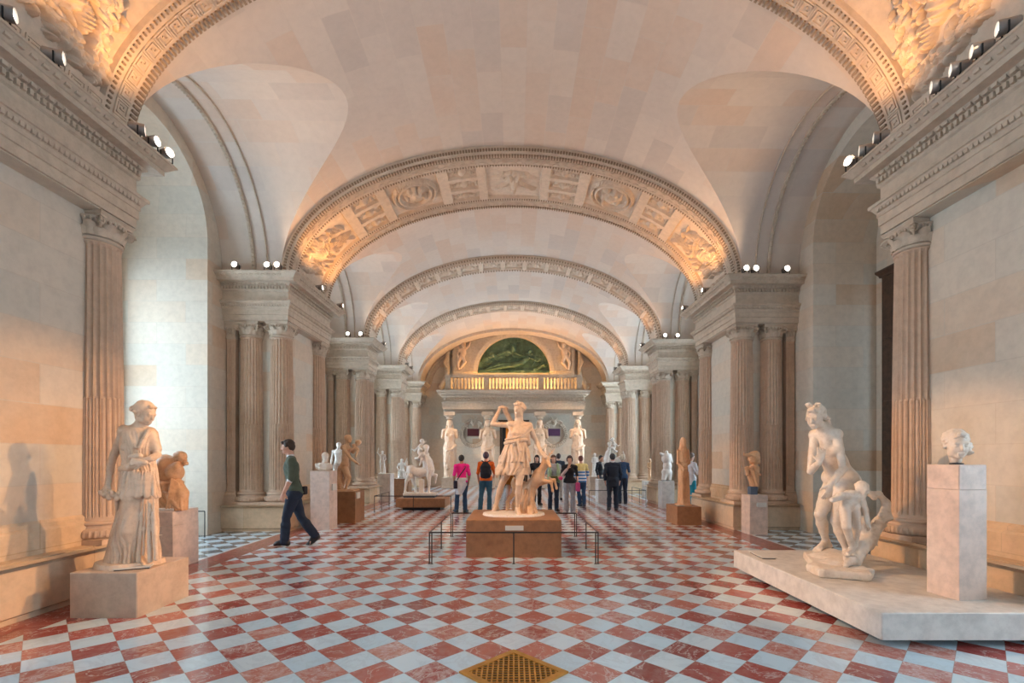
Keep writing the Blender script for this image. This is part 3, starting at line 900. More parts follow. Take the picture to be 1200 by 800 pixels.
        if CUT0: D=np.maximum(D,(.002-Z).astype(np.float32))
        V,Q=surfnet(D,lo,h)
        me=bpy.data.meshes.new(name); n=len(V)
        me.vertices.add(n); me.vertices.foreach_set('co',np.asarray(V,np.float32).ravel())
        me.loops.add(len(Q)*4); me.loops.foreach_set('vertex_index',Q.astype(np.int32).ravel())
        me.polygons.add(len(Q)); me.polygons.foreach_set('loop_start',np.arange(0,len(Q)*4,4,dtype=np.int32)); 
        try: me.polygons.foreach_set('loop_total',np.full(len(Q),4,np.int32))
        except Exception: pass
        me.update(calc_edges=True); me.validate()
        me.polygons.foreach_set('use_smooth',np.ones(len(me.polygons),bool)); me.materials.append(mat)
        o=bpy.data.objects.new(name,me); link(o,parent); return o

# ------------------------------------------------------------------ anatomy
def hand(B,w,d,pn,s=1,curl=.35,thumb=1,spread=.25):
    """w wrist, d direction of the fingers, pn palm normal; thumb = side (+1/-1)"""
    w=vv(w); d=unit(d); pn=unit(vv(pn)-d*(vv(pn)@d)); sd=np.cross(d,pn)*thumb
    R=np.stack([sd,pn,d],1)
    B.cap(w-d*.02*s,w+d*.02*s,.024*s,.024*s); B.ell(w+d*.052*s,(.041*s,.018*s,.05*s),R,k=.012)
    L_=[.072,.082,.077,.060]
    for i in range(4):
        o=(1.5-i)*.0205*s; p=w+d*.088*s+sd*o; q=d+sd*spread*(1.5-i)*.18; q=unit(q); l=L_[i]*s; ang=curl*.7
        for g,fr in enumerate((.45,.32,.23)):
            dd=unit(q*math.cos(ang)+pn*math.sin(ang)); e=p+dd*l*fr; B.cap(p,e,(.0105-.0012*g)*s,(.0095-.0012*g)*s,k=.004); p=e; ang+=curl
    p=w+d*.022*s+sd*.03*s; dd=unit(d*.65+sd*.75+pn*.25); e=p+dd*.042*s; B.cap(p,e,.0145*s,.012*s,k=.01)
    dd=unit(d*.9+sd*.35+pn*.35); B.cap(e,e+dd*.032*s,.012*s,.0095*s,k=.006)
def head(B,c,f,u=(0,0,1),s=1,ears=True,fine=True):
    c=vv(c); R=frame(f,u); r_,f_,u_=R[:,0],R[:,1],R[:,2]
    P=lambda a,b,z: c+(r_*a+f_*b+u_*z)*s
    B.ell(P(0,-.012,.025),vv((.074,.092,.088))*s,R,k=.02)
    B.ell(P(0,.026,-.03),vv((.056,.062,.082))*s,R,k=.03)
    B.ell(P(0,.066,-.092),vv((.024,.02,.02))*s,R,k=.025)
    for q in (-1,1):
        B.ell(P(.034*q,.056,-.042),vv((.02,.02,.024))*s,R,k=.02)
        B.ell(P(.040*q,.02,-.078),vv((.016,.03,.02))*s,R,k=.02)
        if ears: B.ell(P(.074*q,-.008,-.018),vv((.010,.019,.03))*s,R,k=.006)
    B.cap(P(-.036,.078,.014),P(.036,.078,.014),.012*s,k=.012)
    if fine:
        for q in (-1,1): B.ell(P(.028*q,.094,-.006),vv((.017,.013,.011))*s,R,k=.010,sub=True)
        for q in (-1,1): B.ell(P(.028*q,.077,-.006),vv((.014,.012,.010))*s,R,k=.004)
    B.cap(P(0,.086,.006),P(0,.106,-.034),.0085*s,.0125*s,k=.014)
    if fine:
        B.cap(P(-.019,.088,-.066),P(.019,.088,-.066),.006*s,k=.005); B.cap(P(-.015,.086,-.077),P(.015,.086,-.077),.007*s,k=.005)
        B.cap(P(-.022,.100,-.0715),P(.022,.100,-.0715),.0035*s,k=.004,sub=True)
def torso(B,J,s=1,inf=0,fem=False,muscle=True):
    a,b=vv(J['sha']),vv(J['shb']); ne=vv(J['neck']); pe=vv(J['pelvis']); ha,hb=vv(J['hipa']),vv(J['hipb'])
    up=unit(ne-pe); rt=unit(b-a); fw=unit(J.get('fwd',np.cross(rt,up)));
    if fw@np.cross(up,rt)<0: sg=-1
    else: sg=1
    fw=np.cross(up,rt)*sg; fw=unit(fw); rt2=unit(np.cross(fw,up)); R=np.stack([rt2,fw,up],1)
    hr=unit(hb-ha); R2=np.stack([hr,unit(np.cross(up,hr))*(1 if np.cross(up,hr)@fw>0 else -1),up],1)
    H=np.linalg.norm(ne-pe); w=np.linalg.norm(b-a)/2
    ch=pe+up*H*.68; wa=pe+up*H*.36
    B.ell(ch+fw*.005*s,vv((w*.80+inf,.108*s+inf,.165*s+inf)),R,k=.05)
    B.ell(wa,vv(((.125 if not fem else .112)*s+inf,.092*s+inf,.14*s+inf)),R,k=.06)
    B.ell(pe+up*.02*s,vv(((.155 if not fem else .168)*s+inf,.112*s+inf,.115*s+inf)),R2,k=.06)
    B.cap(a,b,.052*s+inf,k=.05); B.cap(ne-up*.02*s,a+up*.01*s,.042*s+inf,.038*s+inf,k=.05); B.cap(ne-up*.02*s,b+up*.01*s,.042*s+inf,.038*s+inf,k=.05)
    for q in (-1,1):
        B.ell(pe+hr*q*.07*s-fw*.06*s-up*.05*s,(.082*s+inf,.075*s+inf,.085*s+inf),R2,k=.04)
        if fem: B.ell(ch+rt2*q*.070*s+fw*.080*s-up*.02*s,(.050*s+inf,.046*s+inf,.050*s+inf),R,k=.03)
        elif muscle: B.ell(ch+rt2*q*.07*s+fw*.075*s+up*.045*s,(.075*s+inf,.035*s+inf,.055*s+inf),R,k=.03)
    return R,ch,wa
def arm(B,sh,el,wr,s=1,inf=0,t1=1.0,fem=False):
    sh,el,wr=vv(sh),vv(el),vv(wr); m=.88 if fem else 1
    B.ell(sh,(.054*s*m+inf,)*3,k=.02); B.chain([sh,sh+(el-sh)*.45*min(1,t1),sh+(el-sh)*min(1,t1)],[.050*s*m+inf,.046*s*m+inf,.037*s*m+inf],k=.010)
    if t1>1:
        f=el+(wr-el)*min(1,t1-1); B.chain([el,el+(f-el)*.3,el+(f-el)*.7,f],[.037*s*m+inf,.040*s*m+inf,.031*s*m+inf,(.026 if t1>=2 else .030)*s*m+inf],k=.010)
def leg(B,hip,kn,an,toe=None,s=1,inf=0,t1=2.0,fem=False,bell=0):
    hip,kn,an=vv(hip),vv(kn),vv(an)
    B.chain([hip,hip+(kn-hip)*.3,hip+(kn-hip)*.65,kn-(kn-hip)*.08,kn],[.088*s+inf,.083*s+inf,.068*s+inf,.053*s+inf,.050*s+inf],k=.012)
    if t1>1:
        e=kn+(an-kn)*(t1-1); q=lambda f: kn+(e-kn)*f; bk=unit(np.cross(np.cross(hip-kn,an-kn),an-kn)) if np.linalg.norm(np.cross(hip-kn,an-kn))>1e-3 else vv((0,0,0)); B.chain([kn,q(.12),q(.33),q(.62),q(.85),e],[.050*s+inf,.047*s+inf,.054*s+inf+bell*.3,.043*s+inf+bell*.6,.033*s+inf+bell,.031*s+inf+bell],k=.010)
    if toe is not None and not inf:
        foot(B,an,toe,s)
def foot(B,an,toe,s=1,inf=0):
    an,toe=vv(an),vv(toe); d=toe-an; dn=unit([d[0],d[1],0]); L_=np.linalg.norm(d)
    heel=an-dn*.045*s; heel[2]=an[2]-.045*s
    B.ell(heel,(.034*s+inf,)*3,k=.02); B.cap(an,heel,.036*s+inf,.032*s+inf,k=.02)
    B.cap(an,toe-(toe-an)*.25,.034*s+inf,.026*s+inf,k=.02); B.cap(heel,toe-(toe-an)*.25,.030*s+inf,.028*s+inf,k=.02)
    sd=np.cross(dn,(0,0,1))
    for i in range(5):
        o=(i-2)*.015*s; B.cap(toe-(toe-an)*.3+sd*o,toe+sd*o-dn*.006*abs(i-1.5)*s,.0135*s+inf,.011*s+inf,k=.004 if not inf else .02)
def neckcap(B,J,s=1,r=.052):
    c=vv(J['head']); f=unit(J['face']); B.cap(c-f*.022*s+vv((0,0,-.05))*s,vv(J['neck'])-vv((0,0,.01)),r*s*.95,r*s*1.08,k=.03)
def wavehair(amp=.006,fr=90,seed=0):
    return lambda X,Y,Z: (amp*np.sin(X*fr+seed+5*np.sin(Z*22+seed))*np.sin(Z*fr*.9+4*np.sin(Y*25))*1.0).astype(np.float32)
def nude(B,J,s=1,fem=False,hands=True,legs=True,fine=True,arms=('a','b'),slim=0):
    torso(B,J,s,-slim,fem,not slim); neckcap(B,J,s,.046 if fem else .055)
    if J.get('head') is not None and J.get('nohead') is None: head(B,J['head'],J['face'],J.get('hup',(0,0,1)),s,fine=fine)
    for q in arms:
        if 'el'+q not in J: continue
        arm(B,J['sh'+q],J['el'+q],J['wr'+q],s,0,2.0,fem)
        if hands and 'hd'+q in J:
            h=J['hd'+q]; hand(B,J['wr'+q],h[0],h[1],s*(.92 if fem else 1),h[2] if len(h)>2 else .35,h[3] if len(h)>3 else 1)
    if legs:
        for q in 'ab':
            if 'kn'+q in J:
                leg(B,J['hip'+q],J['kn'+q],J['an'+q],None,s,-slim*.7,2.0,fem)
                if J.get('toe'+q) is not None: foot(B,J['an'+q],J['toe'+q],s)
def belt(B,cx,cy,z,rx,ry,r,tilt=0,n=22):
    for i in range(n):
        a,b=2*PI*i/n,2*PI*(i+1)/n; p=lambda t:(cx+rx*math.cos(t),cy+ry*math.sin(t),z+tilt*math.cos(t)+.004*math.sin(5*t)); B.cap(p(a),p(b),r,k=.006)
def PX(Y0,X0,Z0):
    """place a landmark seen at (px,py) on the plane Y0+dy, relative to the figure's own origin"""
    return lambda px,py,dy=0:(vv(((px-602)/555*(Y0+dy)-X0,dy,1.55+(535-py)/555*(Y0+dy)-Z0)))
CUT0=True
def ridge(B,p0,p1,r):
    p0,p1=vv(p0),vv(p1); B.chain([p0,(p0+p1)/2,p1],[r*.35,r*.8,r*.9],k=.016)
# ------------------------------------------------------------------ pedestals
def pedestal(name,x0,x1,y0,y1,z1,mat,label,cat='pedestal',z0=0,seam=None,plate=None,rz=0,group=None,bev=.008,foot=None):
    cx,cy=(x0+x1)/2,(y0+y1)/2; t=thing(name,(cx,cy,z0),label,cat,group,rz); hx,hy=(x1-x0)/2,(y1-y0)/2; H=z1-z0
    zb=0
    if foot:
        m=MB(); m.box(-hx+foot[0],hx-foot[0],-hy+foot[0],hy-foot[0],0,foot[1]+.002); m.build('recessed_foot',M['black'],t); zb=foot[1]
    if seam:
        m=MB(); m.bevbox(-hx,hx,-hy,hy,zb,seam-.002,bev*.4); m.build('lower_block',mat,t)
        m=MB(); m.bevbox(-hx,hx,-hy,hy,seam+.001,H,bev); blk=m.build('top_block',mat,t)
    else:
        m=MB(); m.bevbox(-hx,hx,-hy,hy,zb,H,bev); blk=m.build('block',mat,t)
    if plate:
        m=MB(); a,b,c,d,side=plate
        if side=='front': m.box(a,b,-hy-.03,-hy-.004,c,d)
        elif side=='right': m.box(hx+.004,hx+.03,a,b,c,d)
        m.build('label_plate',M['label'],blk)
    return t
# ---- statue of a draped woman, left foreground ---------------------------------
pedestal('pedestal',-4.27,-3.62,4.55,5.28,.435,M['ped_cream'],'low cream travertine block under the tall draped woman statue, left foreground')
def statue_draped():
    Y=4.9; X0=(152-602)/555*Y; t=thing('statue',(X0,Y,.435),'marble statue of a standing draped woman looking down, left foreground','statue'); P=PX(Y,X0,.435); s=1.0
    J=dict(head=P(170.5,483.5,-.02),face=(.93,-.12,-.40),neck=P(161.5,500,.0),pelvis=P(163,566),sha=P(145,506,-.02),shb=P(176,507,.03),hipa=P(156,572),hipb=P(171,572))
    J.update(ela=P(130,542,-.05),wra=P(126.5,569,-.10),elb=P(185,533,-.02),wrb=P(168,542,-.20))
    J['hda']=((.15,-.35,-1),(-.3,1,0),.55,-1); J['hdb']=((-1,-.25,.1),(0,1,-.2),.5,1)
    B=Sdf(.0085,.02); nude(B,J,s,True,legs=False)
    B.mesh('body',M['marble'],t)
    # hair with a band and rolled knot
    B=Sdf(.0085,.015); c=J['head']; R=frame(J['face']); Q=lambda a,b,z:c+R@vv((a,b,z))
    B.ell(Q(0,-.026,.034),(.088,.098,.088),R,k=.02)
    for q in (-1,1):
        for i in range(5): B.ell(Q(q*(.02+.016*i),.054-.022*i,.084-.024*i),(.026,.022,.018),R,k=.01)
    B.ell(Q(0,-.12,-.005),(.045,.05,.042),R,k=.02); B.ell(Q(0,-.152,-.02),(.03,.03,.03),R,k=.015)
    B.cap(Q(0,-.09,-.03),Q(0,-.03,-.13),.032,.02); B.wave(wavehair(.0045,85)); B.mesh('hair',M['marble'],t)
    # chiton: bodice, over-fold and long skirt
    B=Sdf(.0085,.022)
    z=lambda py:(P(150,py)[2]); xx=lambda px:P(px,0)[0]
    B.loft([(z(500),xx(160),0,.075,.06,.0),(z(507),xx(160.5),.01,.158,.104,.006),(z(522),xx(162),.0,.166,.13,.010),(z(540),xx(163),0,.148,.118,.012),(z(560),xx(163),0,.168,.135,.016),(z(578),xx(163.5),0,.182,.150,.019),(z(583),xx(163.5),0,.184,.152,.02)],n=30,amp=.018,ph=.6)
    B.cap(P(148,504,-.06),P(160,524,-.125),.018,.016); B.cap(P(174,504,-.05),P(164,524,-.13),.018,.016)
    B.cap(P(145,503),P(151,515,-.06),.05,.04); B.ell(P(176,509,.02),(.066,.07,.07)); B.cap(P(177,509,.02),P(183,526,.0),.058,.05)
    for i in range(11):
        px=147+i*3.3; ridge(B,P(px,552,-.07-.05*math.sin(PI*i/10)),P(px-1+1.5*math.sin(i*2),581+1.2*math.sin(i*1.7),-.125-.03*math.sin(PI*i/10)),.020)
    B.loft([(z(577),xx(163.5),0,.168,.135,.004),(z(600),xx(161),0,.182,.150,.010),(z(625),xx(158.5),.0,.20,.165,.024),(z(648),xx(157),.0,.222,.18,.032),(z(660.5),xx(156),.0,.238,.19,.036)],n=24,amp=.02,ph=1.9,slant=.3)
    # forward thigh and long ridges of cloth
    B.cap(P(156,582,-.09),P(153,622,-.125),.062,.052,k=.07); B.cap(P(153,622,-.125),P(160,655,-.06),.05,.035,k=.07)
    for (a,b,c_,d,e) in ((168,584,162,657,.017),(174,584,176,657,.02),(180,584,183,655,.018),(146,590,139,655,.018),(150,588,146,640,.014),(171,590,168,650,.012),(177,590,181,640,.010),(163,590,150,625,.010),(166,600,152,640,.009)): ridge(B,P(a,b,-.12),P(c_,d,-.155),e*1.25)
    B.mesh('chiton',M['marble'],t)
    # rolled cloak across the waist and over the forearm, hanging to the plinth
    B=Sdf(.0085,.02)
    B.chain([P(143,549,-.06),P(152,547,-.15),P(163,543,-.19),P(176,537,-.16)],[.036,.036,.034,.030]); B.cap(P(154,536,-.17),P(163,534,-.18),.032,.03)
    B.chain([P(136,584,-.12),P(139,610,-.10),P(135,636,-.10),P(131,660,-.10)],[.018,.020,.024,.030]); B.chain([P(140,586,-.08),P(143,618,-.06),P(140,659,-.04)],[.02,.03,.04]); 
    for (px,py,r) in ((118,576,.020),(122,580,.026),(128,583,.028),(134,580,.028),(140,578,.026),(143,582,.024),(131,576,.022),(137,585,.026),(124,574,.02)): B.ell(P(px,py,-.14),(r,r*.9,r),k=.012)
    B.cap(P(120,578,-.12),P(144,581,-.12),.022,.028); B.wave(wavehair(.004,60,2)); B.mesh('cloak',M['marble'],t)
    m=MB(); n=20
    pts=[( (.30*math.cos(a)+.02*math.sin(3*a))*1, .25*math.sin(a)+.03*math.cos(2*a)) for a in [2*PI*i/n for i in range(n)]]
    vs=[(x,y,0) for x,y in pts]+[(x*.96,y*.96,.05) for x,y in pts]; m.add(vs,[(i,(i+1)%n,n+(i+1)%n,n+i) for i in range(n)]+[tuple(range(n-1,-1,-1)),tuple(range(n,2*n))]); m.build('statue_base',M['marble'],t)
statue_draped()
def placard(x,y,z,w,d,rz,label,tilt=.0,mat='label'):
    t=thing('placard',(x,y,z),label,'sign',rz=rz); R=Matrix.Rotation(tilt,4,'X')
    m=MB(); m.box(-w/2,w/2,-d/2,d/2,.012+.5*d*abs(math.sin(tilt)),.022+.5*d*abs(math.sin(tilt)),R if tilt else None); m.build('card',M[mat],t)
    m=MB(); m.box(-w/2+.01,w/2-.01,-d/2+.01,d/2-.01,.0,.014+.2*d*abs(math.sin(tilt))); m.build('stand',M['black'],t)
placard(-3.79,4.72,.435,.30,.14,.45,'grey information card lying at the feet of the draped woman statue')
# ---- crouching draped torso behind it -------------------------------------------------
pedestal('pedestal',-5.42,-4.67,6.49,7.02,.80,M['ped_pink'],'tall brown stone block in two courses under the crouching torso, left',seam=.60)
def crouching():
    Y=6.75; X0=(200-602)/555*Y; t=thing('statue',(X0,Y,.80),'ochre marble crouching draped torso with a small worn head turned right','statue'); P=PX(Y,X0,.80)
    B=Sdf(.010,.03)
    B.ell(P(197,547),(.145,.15,.17),k=.04); B.ell(P(196,557),(.14,.15,.13),k=.05); B.ell(P(205,553,-.05),(.11,.13,.13),k=.04); B.ell(P(193.5,536,.0),(.05,.06,.045),k=.03)
    B.cap(P(203,541,-.02),P(210,537,-.03),.085,.06,k=.03); B.ell(P(208,548,-.10),(.07,.07,.09),k=.03)
    B.mesh('body',M['marble_r'],t)
    B=Sdf(.009,.02); c=P(211.5,537.5,-.03); head(B,c,(.90,-.30,-.35),s=.92); B.cap(c+vv((-.01,.02,-.05)),P(204,547,.0),.06,.08)
    B.ell(c+vv((-.03,.03,.03)),(.085,.085,.08)); B.ell(P(217.5,543,-.08),(.035,.04,.03)); B.wave(wavehair(.006,50)); B.mesh('head',M['marble_r'],t)
    B=Sdf(.010,.02)
    B.loft([(.0,-.01,.0,.19,.19,.022),(.12,-.01,.0,.20,.19,.018),(.27,-.01,.0,.175,.175,.016),(.39,-.01,.0,.15,.155,.012),(.42,-.01,.0,.14,.14,.012)],n=18,ph=.3,slant=2.0)
    B.chain([P(207,565,-.06),P(213,578,-.12),P(213,597,-.10)],[.07,.085,.075]); B.chain([P(186,570,-.02),P(185,585,-.03),P(186,598,-.02)],[.05,.06,.06])
    for i in range(6): B.chain([P(201+1.5*i,560+1*i,-.14),P(199+2.4*i,577,-.22+.01*i),P(195+3.6*i,598,-.19)],[.010,.020,.018],k=.008)
    for i in range(3): B.chain([P(184+2*i,571,-.12),P(196+2*i,578+5*i,-.20),P(206+2*i,590+3*i,-.20)],[.012,.017,.014],k=.008)
    belt(B,-.03,.0,P(0,566)[2],.165,.165,.022,.01); B.mesh('drapery',M['marble_r'],t)
    B=Sdf(.010,.02); B.box((.06,-.14,.02),(.13,.07,.022)); B.mesh('statue_base',M['marble_w'],t)
crouching()
# ---- central group: huntress with a deer -----------------------------------------------
pedestal('pedestal',-.735,.735,7.29,8.70,.578,M['ped_brown'],'large brown travertine block under the central huntress statue inside the black railing',plate=(-.13,.15,.42,.49,'front'))
def huntress():
    Y=7.95; X0=(602-602)/555*Y; Z0=.578; t=thing('statue',(X0,Y,Z0),'central marble statue of a striding huntress reaching to her quiver, with a small deer','statue'); P=PX(Y,X0,Z0); s=1.08
    J=dict(head=P(608.6,479.5,-.02),face=(-.62,-.76,-.05),neck=P(608,495),pelvis=P(605,534),sha=P(597,498,-.02),shb=P(620,499,.02),hipa=P(600,540,.02),hipb=P(611,540,-.04))
    J.update(ela=P(577,497,.02),wra=P(586.5,477.5,.08),elb=P(628.5,517,.04),wrb=P(634.5,530,-.10))
    J['hda']=((.9,.3,.15),(0,.2,-1),.7,-1); J['hdb']=((.5,-.5,-.55),(.2,.3,-1),.6,1)
    J.update(kna=P(588,567,.10),ana=P(581,592.5,.30),toea=P(577.5,601,.20),knb=P(608,568,-.22),anb=P(606.5,596,-.14),toeb=P(609.5,606,-.34))
    B=Sdf(.0095,.022); nude(B,J,s,True); B.cap(P(608,486),P(608,495),.058,.066,k=.04); B.mesh('body',M['marble'],t)
    B=Sdf(.009,.015); c=J['head']; R=frame(J['face']); Q=lambda a,b,z:c+R@vv((a,b,z))*1.06
    B.ell(Q(0,-.024,.036),(.088,.098,.090),R,k=.02)
    for q in (-1,1):
        for i in range(5): B.ell(Q(q*(.02+.017*i),.074-.026*i,.076-.02*i),(.026,.022,.022),R,k=.01)
    B.ell(Q(0,-.12,.035),(.045,.05,.045),R,k=.015); B.ell(Q(0,.03,.115),(.03,.028,.026),R,k=.015)
    B.cap(Q(-.07,.04,.09),Q(.07,.04,.09),.016,k=.015); B.cap(Q(0,.05,.10),Q(0,.06,.13),.015,.008,k=.01)
    B.wave(wavehair(.004,85,1)); B.mesh('hair',M['marble'],t)
    z=lambda py:P(0,py)[2]; xx=lambda px:P(px,0)[0]
    B=Sdf(.0095,.02)
    B.loft([(z(498),xx(609),.01,.10,.085,.002),(z(501),xx(608.5),0,.15,.105,.004),(z(508),xx(607),-.01,.175,.135,.008),(z(517),xx(605),0,.165,.13,.012),(z(524),xx(604.5),0,.19,.15,.016),(z(540),xx(603),0,.225,.20,.024),(z(548),xx(602),0,.26,.225,.030),(z(556),xx(601),.0,.285,.24,.034)],n=26,amp=.02,ph=.4,slant=.5)
    B.loft([(z(520),xx(605),0,.17,.14,.01),(z(530),xx(604),0,.235,.19,.022),(z(541),xx(603),0,.262,.22,.034)],n=20,ph=2.2,slant=-.8)
    # ridges of the tunic, swept back at the left
    for (a,b,c_,d,e) in ((596,521,588,545,.02),(600,521,594,553,.022),(604,522,601,556,.024),(608,522,607,553,.02),(612,522,614,546,.02),(616,522,619,547,.022),(590,545,584,558,.030),(595,545,590,560,.028),(601,548,597,561,.026)): ridge(B,P(a,b,-.135 if b<530 else -.16),P(c_,min(d,555.5),-.205 if d>550 else -.18),e*1.05)
    B.chain([P(588,540,-.05),P(583,550,.02),P(582,558,.08)],[.03,.04,.03]); B.cap(P(619,505,.0),P(620,520,-.03),.02,.03)
    B.cap(P(620,500,-.04),P(603,520,-.155),.034,.028,k=.02); B.cap(P(617,499,-.06),P(600,518,-.15),.016,.016,k=.008); B.cap(P(622,503,-.04),P(607,521,-.16),.016,.016,k=.008)
    B.cap(P(597,500,-.05),P(602,513,-.12),.03,.026,k=.03); B.mesh('tunic',M['marble'],t)
    B=Sdf(.0095,.012); # rolled girdle
    belt(B,xx(604.6),0,z(517),.178,.150,.030,.03); belt(B,xx(604.8),0,z(512.8),.172,.142,.019,.03); B.cap(P(606,517,-.19),P(610,528,-.21),.02,.026); B.wave(wavehair(.003,50)); B.mesh('girdle',M['marble'],t)
    m=MB(); q0,q1=P(590.5,478,.12),P(600,496,.13); m.tube([q0,q0+(q1-q0)*.1,q1],[.034,.04,.044],14); m.tube([q0+(q0-q1)*.04,q0],[.028,.034],14)
    for i in range(5): m.tube([q0,q0+(q0-q1)*.18+vv((.012*(i-2),.01*(i%2),0))],.006,6)
    m.build('quiver',M['marble'],t)
    # deer
    B=Sdf(.0095,.025); k=.0
    B.chain([P(629,562,-.02),P(620,573,.08),P(606,567,.26)],[.105,.10,.095],k=.05); B.ell(P(631,558,-.04),(.095,.115,.13),k=.05); B.ell(P(605,566,.26),(.085,.10,.10),k=.04)
    B.chain([P(632,555,-.04),P(638,545,-.06),P(639.5,538,-.08)],[.085,.056,.048],k=.04)
    hc=P(640.5,537.5,-.09); B.ell(hc,(.052,.055,.052),k=.03); B.cap(hc,P(644.5,546,-.22),.042,.022,k=.03); B.ell(P(644.8,546.8,-.235),(.022,.022,.02),k=.01)
    for q,(px,py) in ((-1,(634.5,537)),(1,(647,537))): B.cap(hc+vv((.03*q,0,.02)),P(px,py,-.05),.016,.008,k=.015)
    B.chain([P(633,562,-.08),P(646,565,-.16),P(647.5,574,-.14)],[.042,.024,.018],k=.02); B.ell(P(647.6,575,-.14),(.02,.024,.024))
    B.chain([P(634,566,.0),P(649.5,562,-.04),P(652,571,-.03)],[.042,.024,.018],k=.02); B.ell(P(652.2,572,-.03),(.02,.024,.024))
    B.chain([P(605,567,.26),P(603,577,.22),P(594.5,588,.30),P(594,600,.26)],[.075,.045,.027,.022],k=.02); B.chain([P(608,568,.30),P(608,578,.28),P(602,590,.34),P(602,599,.30)],[.075,.045,.027,.022],k=.02)
    B.ell(P(593.4,601.5,.24),(.024,.03,.02)); B.ell(P(602,600.5,.28),(.024,.03,.02)); B.cap(P(602,560,.32),P(599,566,.36),.02,.012)
    B.mesh('deer',M['marble_o'],t)
    m=MB()
    for q in (-1,1):
        b=hc+vv((.025*q,.01,.04)); tip=b+vv((.09*q+.02,.02,.12)); m.tube([b,b+vv((.045*q,.02,.05)),tip],[.013,.012,.006],8)
        m.tube([b+vv((.045*q,.02,.05)),b+vv((.085*q,.0,.055))],[.010,.005],8); m.tube([b+vv((.02*q,.01,.02)),b+vv((.01*q,-.03,.075))],[.010,.005],8); m.tube([b+vv((.065*q,.02,.085)),b+vv((.045*q,.0,.125))],[.009,.004],8)
    m.build('antlers',M['marble_o'],t)
    B=Sdf(.0095,.03); # tree-stump support
    B.chain([P(624,566,.02),P(620,585,-.02),P(616,600,-.04)],[.085,.08,.095]); B.chain([P(622,585,-.08),P(621,606,-.22)],[.04,.06]); B.chain([P(615,575,-.03),P(612,603,-.1)],[.04,.055]); B.cap(P(624,590,-.02),P(626,603,-.05),.05,.06)
    B.wave(lambda X,Y,Z:(.007*np.sin(np.arctan2(Y,X-.2)*16+3*np.sin(Z*9))*(np.abs(X)<9)).astype(np.float32)); B.mesh('tree_stump',M['marble_o'],t)
    m=MB(); n=28; pts=[(.52*math.cos(a)*(1+.06*math.sin(3*a)),.38*math.sin(a)*(1+.08*math.cos(2*a))) for a in [2*PI*i/n for i in range(n)]]
    vs=[(x,y-.02,0) for x,y in pts]+[(x*.97,y*.97-.02,.035) for x,y in pts]; m.add(vs,[(i,(i+1)%n,n+(i+1)%n,n+i) for i in range(n)]+[tuple(range(n-1,-1,-1)),tuple(range(n,2*n))]); m.build('statue_base',M['marble_w'],t)
huntress()
